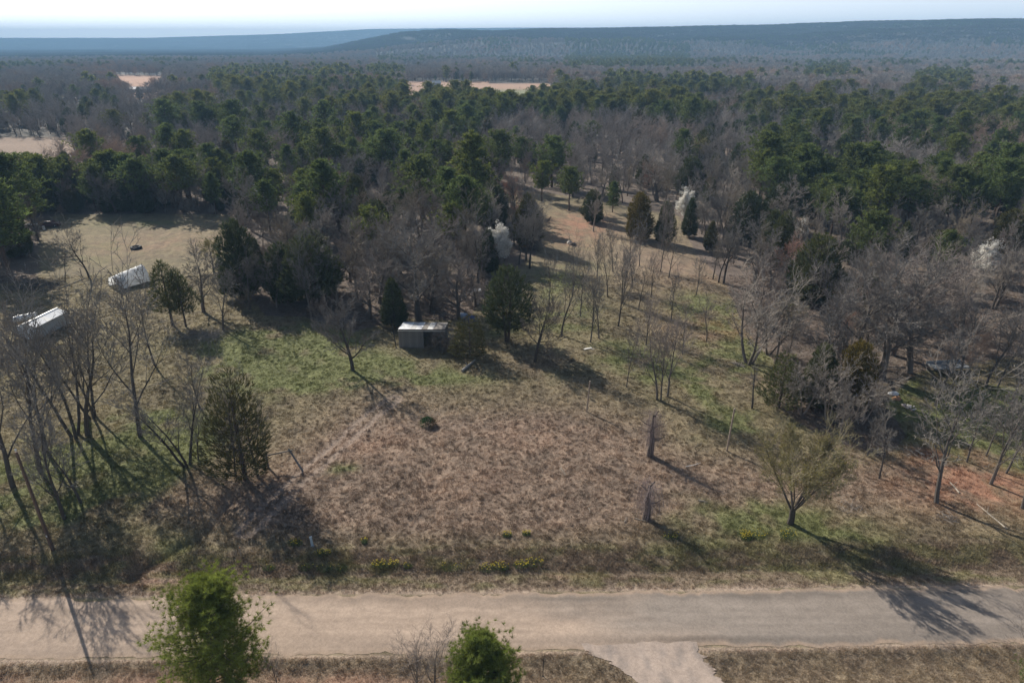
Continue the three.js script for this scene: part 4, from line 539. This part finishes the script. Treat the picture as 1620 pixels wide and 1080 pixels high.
for (const [x, z, H] of [[-98.47,-132.72, 1.8], [-85.76,-129.82, 1.6], [-97.53,-134.86, 1.5]]) { const g = thing('fence_post', 'short weathered post of the old fence near the big pine', 'post', on(x, z), 0.3, 'old fence posts near the big pine'); part('shaft', cyl(0.075, 0.065, [0, -0.2, 0], [0.06, H, 0.03], 8), POSTWOOD, g); part('staple_band', cyl(0.085, 0.083, [0.04, H * 0.72, 0.02], [0.045, H * 0.76, 0.022], 8), METAL, g); }
log('dark fallen pole on the lawn by the old fence posts', [-85.38,-121.38], [-83.84,-128.21], 0.09, DARKBOARD, 'log', 'fallen_log', 3);
{ // car under the pine
  const [x, z] = [-116.84,-170.18], g = thing('parked_car', 'dark red car parked under the pines by the lawn', 'car', on(x, z), 0.12), red = std([0.085, 0.03, 0.03], 0.4), sh = new THREE.Shape([[-2.1, 0.35], [2.1, 0.35], [2.15, 0.75], [1.9, 0.92], [0.95, 1.0], [0.45, 1.42], [-1.0, 1.45], [-1.6, 1.02], [-2.1, 0.95]].map((p) => new THREE.Vector2(...p)));
  part('body', new THREE.ExtrudeGeometry(sh, { depth: 1.5, bevelEnabled: true, bevelSize: 0.1, bevelThickness: 0.1, bevelSegments: 2 }).translate(0, 0, -0.75), red, g);
  for (const s of [-1, 1]) { part('side_window', box(1.5, 0.32, 0.03, -0.3, 1.2, s * 0.865), GLASS, g); for (const u of [-1.35, 1.35]) { const w = part('wheel', new THREE.TorusGeometry(0.24, 0.1, 8, 18).translate(u, 0.34, s * 0.82), BLACK, g); part('rim', cyl(0.18, 0.18, [u, 0.34, s * 0.8], [u, 0.34, s * 0.86], 12), METAL, w); } part('headlight', box(0.06, 0.14, 0.3, 2.2, 0.78, s * 0.55), WHITEMETAL, g); }
  part('windscreen', box(0.03, 0.5, 1.35, 0.78, 1.22, 0, 0, 0, 0.88), GLASS, g);
}
{ const [x, z] = [-121.74,-170.84], g = thing('board_stack', 'stack of whitish boards under the pine beside the car', 'boards', on(x, z), 0.15); for (let k = 0; k < 5; k++) part('board', box(3.4 - 0.2 * hash(k, 2), 0.06, 0.42, (hash(k, 5) - 0.5) * 0.3, 0.35 + (k % 3) * 0.065, (k < 3 ? -0.25 : 0.25), (hash(k, 8) - 0.5) * 0.1), PALEBOARD, g); for (const s of [-1, 1]) part('trestle', box(0.14, 0.38, 1.1, s * 1.1, 0.14, 0), DARKBOARD, g); }
{ const [x, z] = [-116.56,-166.95], g = thing('white_drum', 'white plastic drum on the grass near the parked car', 'drum', on(x, z)); part('barrel', cyl(0.3, 0.3, [0, 0, 0], [0, 0.9, 0], 16), std([0.78, 0.78, 0.76], 0.5), g); for (const y of [0.3, 0.6]) part('ring', new THREE.TorusGeometry(0.305, 0.02, 6, 20).rotateX(Math.PI / 2).translate(0, y, 0), std([0.7, 0.7, 0.7], 0.5), g); part('lid', cyl(0.27, 0.25, [0, 0.9, 0], [0, 0.95, 0], 16), std([0.6, 0.6, 0.6], 0.5), g); }
{ const [x, z] = [-41.54,-49.15], g = thing('utility_pole', 'tall brown utility pole by the roadside tree row', 'pole', on(x, z)); part('shaft', cyl(0.17, 0.115, [0, -0.3, 0], [-0.35, 10.4, 0], 12), worn([0.13, 0.085, 0.062]), g); const b = part('top_bracket', cyl(0.035, 0.035, [-0.34, 10.1, 0], [-0.34, 10.55, 0], 8), METAL, g); part('insulator', new THREE.LatheGeometry([[0.02, 0], [0.09, 0.02], [0.05, 0.07], [0.09, 0.1], [0.05, 0.16], [0, 0.2]].map((p) => new THREE.Vector2(...p)), 12).translate(-0.34, 10.55, 0), std([0.75, 0.74, 0.7], 0.3), b); part('ground_wire', cyl(0.012, 0.012, [0.14, 0, 0.1], [-0.24, 10, 0.07], 4), BLACK, g); part('tag', box(0.12, 0.2, 0.01, -0.04, 1.7, 0.165), METAL, g); }
{ const a = [-22.41,-61.74], g = thing('corner_brace', 'dark timber fence brace, leaning post and rail, by the shaggy cedar', 'fence brace', on(a[0], a[1])); part('leaning_post', cyl(0.12, 0.1, [0, -0.2, 0], [-1.75, 2.0, -1.3], 8), DARKBOARD, g); part('upright_post', cyl(0.12, 0.11, [-4.0, -0.2, -0.7], [-4.05, 1.7, -0.75], 8), DARKBOARD, g); part('rail', cyl(0.08, 0.07, [-4.1, 1.45, -0.8], [-1.3, 1.85, -1.25], 8), DARKBOARD, g); }
for (const [x, z, H, lean, l] of [[9.33,-74.85, 4.3, 0.25, 'tall grey wooden post on the open grass by the cedar shadow'], [24.28,-65.85, 5.4, 0.18, 'tall tan wooden post on green grass near the budding tree']]) { const g = thing('wooden_post', l, 'post', on(x, z)); part('shaft', cyl(0.1, 0.085, [0, -0.3, 0], [lean, H, 0], 9), worn([0.3, 0.235, 0.185]), g); part('cut_top', cyl(0.086, 0.07, [lean, H, 0], [lean, H + 0.04, 0], 9), BLEACHED, g); part('wire_collar', new THREE.TorusGeometry(0.1, 0.012, 5, 14).rotateX(Math.PI / 2).translate(lean * 0.7, H * 0.7, 0), BLACK, g); }
function snag(x, z, H, seed, label, vines, reach) { // broken trunk wrapped in a skirt of hanging vines
  const rnd = rngOf(seed), g = thing('vine_snag', label, 'dead tree', on(x, z)), S = new Geo(), V = new Geo();
  S.limb([[0, -0.2, 0], [0.1, H * 0.3, 0], [-0.05, H * 0.65, 0.1], [0.05, H * 0.92, 0]], [0.42, 0.3, 0.22, 0.12], 9, [0.09, 0.07, 0.06]);
  for (let k = 0; k < 7; k++) { const a = rnd() * 6.28, y = H * (0.25 + 0.6 * rnd()), L = 0.6 + 0.9 * rnd(); S.limb([[0, y, 0], [Math.cos(a) * L * 0.6, y + 0.3, Math.sin(a) * L * 0.6], [Math.cos(a) * L, y + 0.25 + 0.6 * rnd(), Math.sin(a) * L]], [0.09, 0.06, 0.025], 5, [0.1, 0.08, 0.07]); }
  S.limb([[0, H * 0.85, 0], [0.35, H * 0.97, 0], [0.5, H * 1.02, 0]], [0.1, 0.08, 0.05], 5, [0.1, 0.08, 0.07]);
  for (let k = 0; k < vines; k++) { const a = rnd() * 6.28, y0 = H * Math.pow(rnd(), 0.7), r = reach * (0.25 + 0.75 * rnd()) * (0.35 + y0 / H * 0.65), p = [Math.cos(a) * 0.25, y0, Math.sin(a) * 0.25], m = [Math.cos(a + 0.2) * r * 0.7, y0 + 0.35 * rnd(), Math.sin(a + 0.2) * r * 0.7], e = [Math.cos(a + 0.35) * r, Math.max(0.02, y0 * (0.35 + 0.5 * rnd()) - 0.2), Math.sin(a + 0.35) * r]; V.limb([p, m, e], [0.008, 0.007, 0.005], 3, mul3([0.27, 0.21, 0.2], 0.7 + 0.6 * rnd())); if (k % 3 === 0) V.spike(m, add(m, [(rnd() - 0.5) * 0.9, rnd() * 0.5, (rnd() - 0.5) * 0.9]), 0.011, [0.22, 0.18, 0.17]); }
  part('trunk', S.done(), PLAIN, g); part('vines', V.done(), PLAIN, g);
}
snag(15.35,-64.69, 5.6, 61, 'broken dead tree cloaked in pinkish-grey vines near the tall wooden post', 380, 2.2);
snag(12.94,-53.64, 4.2, 62, 'shorter forked dead stub cloaked in pinkish vines above the roadside', 420, 2.3);
{ // evergreen shrub
  const [x, z] = [-10.15,-71.60], rnd = rngOf(77), G = new Geo(), S = new Geo(), g = thing('evergreen_shrub', 'lone low dark green shrub with reddish tips on open grass', 'shrub', on(x, z));
  for (let k = 0; k < 900; k++) { const d = unit([rnd() - 0.5, rnd() * 0.6, rnd() - 0.5]), p = [d[0] * 1.15 * Math.sqrt(rnd()) , d[1] * 0.95, d[2] * 0.9 * Math.sqrt(rnd())]; G.leaf(p, unit([d[0] + rnd() - 0.5, d[1] + 0.4, d[2] + rnd() - 0.5]), 0.16, 0.09, p[0] > 0.45 && rnd() < 0.6 ? [0.15, 0.07, 0.04] : mul3([0.045, 0.085, 0.035], 0.6 + 0.8 * rnd()), rnd); }
  for (let k = 0; k < 14; k++) S.spike([0, 0, 0], [(rnd() - 0.5) * 1.8, 0.7, (rnd() - 0.5) * 1.4], 0.03, BARK);
  part('stems', S.done(), PLAIN, g); part('foliage', G.done(), leafy([1, 1, 1]), g);
}
{ // daffodil clumps along the front of the plot
  const rnd = rngOf(88), FL = leafy([1, 1, 1], 0.4), LF = leafy([1, 1, 1], 0.3);
  const clumps = [[-19.87,-50.00, 0.7, 0.5, 30], [-16.92,-48.65, 0.75, 0.45, 36], [-18.14,-47.11, 0.7, 0.5, 4], [-16.44,-46.95, 0.8, 0.5, 5], [-14.96,-47.03, 0.55, 0.45, 2], [-21.34,-47.03, 0.6, 0.4, 2], [-11.69,-47.34, 0.7, 0.45, 24], [-10.83,-47.50, 0.9, 0.45, 36], [-9.18,-47.26, 0.4, 0.3, 5], [-13.52,-50.09, 0.3, 0.3, 10], [-5.38,-47.11, 1.0, 0.5, 8], [-2.21,-46.95, 0.8, 0.45, 22], [-0.94,-47.11, 0.7, 0.45, 26], [0.84,-47.34, 0.7, 0.5, 32], [1.96,-47.58, 0.8, 0.5, 24], [-0.47,-51.05, 0.45, 0.3, 22], [1.36,-51.23, 0.4, 0.3, 24], [14.65,-50.79, 0.9, 0.5, 18], [21.65,-51.05, 0.7, 0.5, 40], [22.74,-51.14, 1.0, 0.6, 30], [25.65,-51.05, 0.8, 0.6, 22], [21.63,-50.61, 0.5, 0.4, 14]];
  clumps.forEach(([x, z, rx, rz, n]) => {
    const g = thing('daffodil_clump', n < 9 ? 'clump of green daffodil leaves with hardly a flower above the verge' : z > -47.8 ? 'clump of yellow daffodils along the lip of the verge' : x > 20 ? 'clump of yellow daffodils near the foot of the budding tree' : x > 9 ? 'clump of daffodils in the shadow of the shorter vine-cloaked stub' : 'clump of yellow daffodils set back in the grass above the verge', 'flowers', on(x, z), 0, 'daffodil clumps'), A = new Geo(), F = new Geo(), S = [];
    for (let k = 0; k < 130; k++) { const a = rnd() * 6.28, r = Math.sqrt(rnd()), p = [Math.cos(a) * r * rx, -0.02, Math.sin(a) * r * rz]; A.blade(p, unit([(rnd() - 0.5) * 0.9, 1, (rnd() - 0.5) * 0.9]), 0.22 + 0.2 * rnd(), 0.05, mul3([0.11, 0.15, 0.06], 0.7 + 0.6 * rnd()), rnd); }
    for (let k = 0; k < n; k++) { const a = rnd() * 6.28, r = Math.sqrt(rnd()), p = [Math.cos(a) * r * rx, 0.32 + 0.14 * rnd(), Math.sin(a) * r * rz]; for (let q = 0; q < 6; q++) { const b = q * 1.047; F.leaf(p, unit([Math.cos(b), 0.3, Math.sin(b)]), 0.065, 0.042, mul3([0.62, 0.54, 0.07], 0.75 + 0.4 * rnd()), rnd); } F.spike(add(p, [0, 0.06, 0]), add(p, [0, -0.02, 0]), 0.02, [0.62, 0.45, 0.04]); A.spike([p[0], 0, p[2]], p, 0.008, [0.08, 0.14, 0.05]); }
    part('leaves', A.done(), LF, g); part('blossoms', F.done(), FL, g);
  });
}
{ const [x, z] = [-18.22,-49.66], g = thing('marker_post', 'blue-white slanted marker post among the daffodils', 'marker', on(x, z)); part('shaft', box(0.22, 1.05, 0.08, 0, 0.5, 0, 0.4, 0, 0.06), std([0.42, 0.5, 0.56], 0.5), g); part('cap', box(0.24, 0.12, 0.1, -0.03, 1.06, 0, 0.4, 0, 0.06), std([0.6, 0.66, 0.7], 0.5), g); part('footing', box(0.34, 0.1, 0.24, 0.02, 0.03, 0), worn([0.3, 0.29, 0.28]), g); }
{ const [x, z] = [-24.24,-48.32], g = thing('survey_stake', 'thin pale leaning stake in the verge near the bushy pine', 'stake', on(x, z)); part('shaft', cyl(0.03, 0.025, [0, -0.1, 0], [0.08, 1.1, 0.05], 6), BLEACHED, g); part('tip_band', cyl(0.032, 0.032, [0.07, 1.0, 0.045], [0.08, 1.1, 0.05], 6), std([0.5, 0.16, 0.05]), g); }
{ const [x, z] = [2.26,-36.00], g = thing('delineator_post', 'thin dark metal post on the near verge by the driveway', 'post', on(x, z)); part('shaft', box(0.05, 1.9, 0.035, 0, 0.85, 0), std([0.05, 0.045, 0.045], 0.6, { metalness: 0.4 }), g); part('foot_plate', box(0.14, 0.02, 0.1, 0, 0.02, 0), BLACK, g); }
function stick(a, b, r, label, mat = BLEACHED) { const rnd = rngOf(Math.round(a[0] * 50)), g = thing('fallen_branch', label, 'branch', on(a[0], a[1])), G = new Geo(), S = new Geo(), L = [b[0] - a[0], height(b[0], b[1]) - height(a[0], a[1]), b[1] - a[1]], m = add(mul3(L, 0.5), [(rnd() - 0.5) * 0.25, 0.06, (rnd() - 0.5) * 0.25]); G.limb([[0, r + 0.04, 0], add(m, [0, 0.05, 0]), add(L, [0, r + 0.04, 0])], [r, r * 0.8, r * 0.4], 6, [1, 1, 1]); for (let k = 0; k < 3; k++) { const p = mul3(L, 0.3 + 0.25 * k); S.spike(add(p, [0, 0.08, 0]), add(p, [(rnd() - 0.5) * 0.8, 0.15, (rnd() - 0.5) * 0.8]), r * 0.5, [1, 1, 1]); } part('stem', G.done(), mat, g); part('twigs', S.done(), mat, g); }
for (const [a, b, r, l] of [[[5.19,-62.21], [5.70,-60.80], 0.05, 'pale stick lying alone in the middle of the brown grass'], [[11.84,-53.64], [12.97,-53.16], 0.06, 'pale forked branch at the foot of the shorter vine-cloaked stub'], [[10.76,-52.97], [11.02,-53.83], 0.04, 'short white stick near the pale forked branch'], [[18.67,-56.53], [19.63,-56.32], 0.07, 'short pale log piece between the vine stub and budding tree'], [[7.56,-55.30], [7.61,-54.61], 0.035, 'tiny pale stick on brown grass below the longer one'], [[-2.91,-57.79], [-2.45,-57.58], 0.03, 'tiny bleached stick in the brown field near the reddish patch'], [[18.84,-62.46], [20.64,-63.31], 0.05, 'dark branch in the shadow of the vine-wrapped snag'], [[20.73,-66.51], [21.87,-67.59], 0.03, 'thin curved pale stick by the tall tan post']]) stick(a, b, r, l, l.startsWith('dark') ? DARKWOOD : BLEACHED);
function heap(name, x, z, n, len, r, mat, label, category, w = 1.2) { const rnd = rngOf(Math.round(x * 31 + z)), g = thing(name, label, category, on(x, z)), A = new Geo(), B = new Geo(); for (let k = 0; k < n; k++) { const a = rnd() * 6.28, p = [(rnd() - 0.5) * 2 * w, 0.03 + 0.35 * rnd(), (rnd() - 0.5) * 1.4 * w]; (k % 4 ? A : B).limb([p, add(p, [Math.cos(a) * len * 0.5, 0.12 * (rnd() - 0.3), Math.sin(a) * len * 0.5]), add(p, [Math.cos(a) * len, 0.2 * (rnd() - 0.3), Math.sin(a) * len])], [r, r * 0.8, r * 0.4], 4, mul3([1, 1, 1], 0.6 + 0.6 * rnd())); } part('boughs', B.done(), mat, g); part('twigs', A.done(), mat, g); }
const HEAPWOOD = wood([0.3, 0.265, 0.235]), DARKHEAP = wood([0.14, 0.12, 0.1]);
heap('brush_heap', 33.49,-55.20, 46, 0.8, 0.018, HEAPWOOD, 'scatter of pale broken twigs on the litter past the budding tree', 'brush heap'); heap('brush_heap', 41.87,-53.54, 40, 0.8, 0.02, HEAPWOOD, 'small heap of bleached twigs below the gnarled pale tree', 'brush heap', 0.9); heap('brush_heap', 32.39,-88.28, 26, 1.0, 0.04, HEAPWOOD, 'little pale heap of sticks at the foot of the wide pale tree', 'brush heap', 0.6); heap('brush_heap', -48.97,-99.44, 240, 1.9, 0.022, HEAPWOOD, 'grey tangle of brambles below the pair of limbed-up cedars', 'brush heap', 3.2); heap('brush_heap', 22.43,-117.17, 130, 1.5, 0.03, DARKHEAP, 'dark tangle of brush in the grove on the far slope', 'brush heap', 2.6); heap('brush_heap', -28.54,-106.23, 220, 1.8, 0.025, HEAPWOOD, 'grey bramble tangle along the wood edge above the lone tree', 'brush heap', 4.0); heap('brush_heap', -90.34,-123.58, 160, 2.2, 0.05, DARKHEAP, 'dark heap of cut boughs in front of the big spreading pine', 'brush heap', 4.0);
{ const [x, z] = [11.44,-94.04], g = thing('white_board', 'white board lying in the grass at the foot of a bare tree', 'board', on(x, z), 0.3); part('plank', box(1.3, 0.06, 0.35, 0, 0.1, 0, 0, 0, 0.05), std([0.72, 0.7, 0.66]), g); part('plank', box(0.5, 0.05, 0.3, 0.7, 0.05, 0.35, 0.5), worn([0.4, 0.35, 0.3]), g); }
lump('pale_boulder', worn([0.6, 0.56, 0.5]), 'pale boulder on the grass by the red earth up the slope', 'boulder', [13.31,-153.93], [0.55, 0.75, 0.5], 12); lump('dark_stump', worn([0.12, 0.09, 0.075]), 'dark stump heap beside the pale boulder', 'stump', [13.95,-152.84], [0.8, 0.6, 0.6], 15);
lump('plastic_heap', std([0.75, 0.75, 0.74], 0.6), 'crumpled white plastic lying among reddish twigs in the thicket', 'plastic', [50.09,-79.40], [0.75, 0.4, 0.45], 21); lump('clay_heap', worn([0.36, 0.19, 0.1]), 'small mound of orange clay beside the white plastic', 'mound', [49.78,-78.01], [0.6, 0.4, 0.45], 24);
{ const rnd = rngOf(5), [x, z] = [50.33,-75.83], g = thing('stone_pile', 'loose pile of small whitish stones in the thicket', 'stones', on(x, z)); for (let k = 0; k < 26; k++) { const s = new THREE.IcosahedronGeometry(0.09 + 0.1 * rnd(), 1), P = s.attributes.position; for (let i = 0; i < P.count; i++) { const n = 0.75 + 0.5 * noise(P.getX(i) * 14 + k, P.getY(i) * 14 + P.getZ(i) * 9); P.setXYZ(i, P.getX(i) * n, P.getY(i) * n * 0.7, P.getZ(i) * n); } s.computeVertexNormals(); const r = rnd() * 0.9, a = rnd() * 6.28; part('stone', s.translate(Math.cos(a) * r, 0.08 + (0.9 - r) * 0.2 * rnd(), Math.sin(a) * r), worn([0.5 + 0.2 * rnd(), 0.5, 0.47]), g); } }
{ const [x, z] = [61.27,-86.62], g = thing('scrap_trailer', 'low grey scrap trailer half hidden behind bare twigs', 'trailer', on(x, z), 0.1); g.userData.label = 'low grey scrap trailer half hidden behind bare twigs'; part('bed', box(5.2, 0.25, 2.0, 0, 0.75, 0), worn([0.2, 0.21, 0.22], 0.6), g); part('side_board', box(5.2, 0.25, 0.06, 0, 0.98, -0.97), worn([0.28, 0.3, 0.31], 0.6), g); for (const s of [-1, 1]) { const w = part('wheel', new THREE.TorusGeometry(0.28, 0.11, 8, 18).translate(-0.2, 0.38, s * 1.08), BLACK, g); part('rim', cyl(0.2, 0.2, [-0.2, 0.38, s * 1.06], [-0.2, 0.38, s * 1.12], 12), METAL, w); } part('drawbar', box(1.4, 0.1, 0.1, 3.2, 0.65, 0), BLACK, g); }
// houses and barns across the plain
function house(name, label, x, z, turn, W, D, H, wall, roof, rise = 1.8) { const g = thing(name, label, 'house', [x, height(x, z) - 0.1, z], turn), sh = new THREE.Shape([[-D / 2, 0], [D / 2, 0], [D / 2, H], [0, H + rise], [-D / 2, H]].map((p) => new THREE.Vector2(...p))), b = new THREE.ExtrudeGeometry(sh, { depth: W, bevelEnabled: false }); b.rotateY(Math.PI / 2); part('walls', b.translate(-W / 2, 0, 0), wall, g); const a = Math.atan2(rise, D / 2); for (const s of [-1, 1]) part('roof_slope', box(W + 0.8, 0.14, D / 2 / Math.cos(a) + 0.5, 0, H + rise / 2 + 0.06, s * (D / 4 + 0.1), 0, s * a), roof, g); part('door', box(1, 2.05, 0.08, W * 0.1, 1.05, D / 2 + 0.03), DARKBOARD, g); for (const u of [-0.32, -0.12, 0.32]) { const w = part('window', box(1.1, 1.1, 0.08, W * u, 1.6, D / 2 + 0.03), PALEBOARD, g); part('pane', box(0.9, 0.9, 0.04, W * u, 1.6, D / 2 + 0.07), GLASS, w); } }
house('farm_shed', 'bright white-roofed shed below the orange field', -368.66,-709.88, 0.25, 11, 7, 3.2, worn([0.5, 0.5, 0.5]), std([0.82, 0.82, 0.82], 0.45)); house('farmhouse', 'dark-walled farmhouse next to the bright white-roofed shed', -356.29,-709.88, 0.1, 14, 8, 3, worn([0.22, 0.2, 0.2]), worn([0.3, 0.3, 0.32])); house('barn', 'small grey barn at the end of the brown field', -84.51,-810.69, 0.3, 9, 8, 4, worn([0.3, 0.32, 0.34]), worn([0.4, 0.42, 0.44]), 2.4); house('farmhouse', 'tan-roofed house among bare trees on the plain', 357.19,-865.04, -0.2, 18, 11, 4, worn([0.4, 0.3, 0.24]), worn([0.5, 0.38, 0.3]), 3); house('farm_shed', 'low pale shed near the tan-roofed house', 326.52,-879.76, 0.2, 13, 7, 3, worn([0.6, 0.58, 0.55]), worn([0.45, 0.42, 0.4])); house('farmhouse', 'white house far beyond the brown field', 251.34,-961.39, 0.2, 14, 8, 4, worn([0.7, 0.7, 0.7]), worn([0.5, 0.5, 0.5]));
// ------------------------------------------------------------------ grass
{
  const rnd = rngOf(717), tuftGeo = (n, r, h, w, seed) => { const q = rngOf(seed), G = new Geo(); for (let k = 0; k < n; k++) { const a = q() * 6.28, d = Math.sqrt(q()) * r; G.blade([Math.cos(a) * d, -0.03, Math.sin(a) * d], unit([Math.cos(a) * 0.9 * q(), 1, Math.sin(a) * 0.9 * q()]), h * (0.5 + 0.8 * q()), w, mul3([1, 1, 1], 0.7 + 0.6 * q()), q); } return G.done(); };
  const geos = [tuftGeo(12, 0.14, 0.14, 0.035, 1), tuftGeo(14, 0.22, 0.2, 0.04, 2), tuftGeo(9, 0.1, 0.11, 0.03, 3), tuftGeo(34, 0.2, 0.27, 0.045, 4)], lists = [[], [], [], []], TALL = [];
  const put = (x, z, k, s) => lists[k].push([x, z, s]);
  for (let k = 0; k < 300000; k++) {
    const D = 34 + 96 * Math.pow(rnd(), 1.25), x = (rnd() - 0.5) * 2 * (D * 0.72 + 14), z = -D, n = zN(x) - z, s = z - zS(x);
    if ((n < 0.25 && s < 0.3) || inDrive(x, z)) continue;
    const dens = fbm(x / 0.8 + 7, z / 0.8, 2), l = toLine(lane, x, z); if (dens < 0.3 && rnd() < 0.5) continue; if (Math.abs(l - 0.8) < 0.35 && rnd() < 0.8) continue; if (blob(reds, x, z) > 0.5 && rnd() < 0.6) continue;
    const verge = (n > 2.6 && n < 5.5) || s > 0.7; put(x, z, verge && s < 0 && rnd() < 0.6 ? 1 : rnd() < 0.5 ? 0 : 2, (0.7 + 0.7 * rnd()) * (n > 6 && dens > 0.62 ? 1.35 : 1) * (s > 0 ? 0.9 : 1));
  }
  for (let k = 0; k < 11000; k++) { const D = 49 + 62 * rnd(), x = (rnd() - 0.5) * 2 * (D * 0.72 + 6), z = -D; if (fbm(x / 6 + 2, z / 6, 2) < 0.42 && rnd() < 0.7) continue; if (woods(x, z)) continue; put(x, z, 3, 0.45 + 0.65 * rnd() * rnd()); }
  const gm = leafy([1, 1, 1], 0.25);
  geos.forEach((g, b) => { const im = new THREE.InstancedMesh(g, gm, lists[b].length); im.name = numbered('grass'); im.castShadow = im.receiveShadow = true; lists[b].forEach(([x, z, s], k) => { M4.compose(new THREE.Vector3(x, height(x, z), z), Q4.setFromAxisAngle(UPV, hash(k, b) * 6.28), new THREE.Vector3(s, s * (0.8 + 0.5 * hash(k, 4)), s)); im.setMatrixAt(k, M4); const c = mul3(groundColour(x, z), b === 3 ? 0.9 : (z > zS(x) ? 1.5 : 1.15) + 0.7 * hash(k, 21)); im.setColorAt(k, new THREE.Color().setRGB(...c)); }); scene.add(im); tag(im, ['tan and green tufts of rough winter grass', 'taller dead grass along the verges', 'short dry grass tufts over the plot', 'coarse dark tussocks dotted over the plot'][b], 'grass', null, 'stuff'); });
  console.log('grass', lists.map((l) => l.length).join());
}

renderer.render(scene, camera);
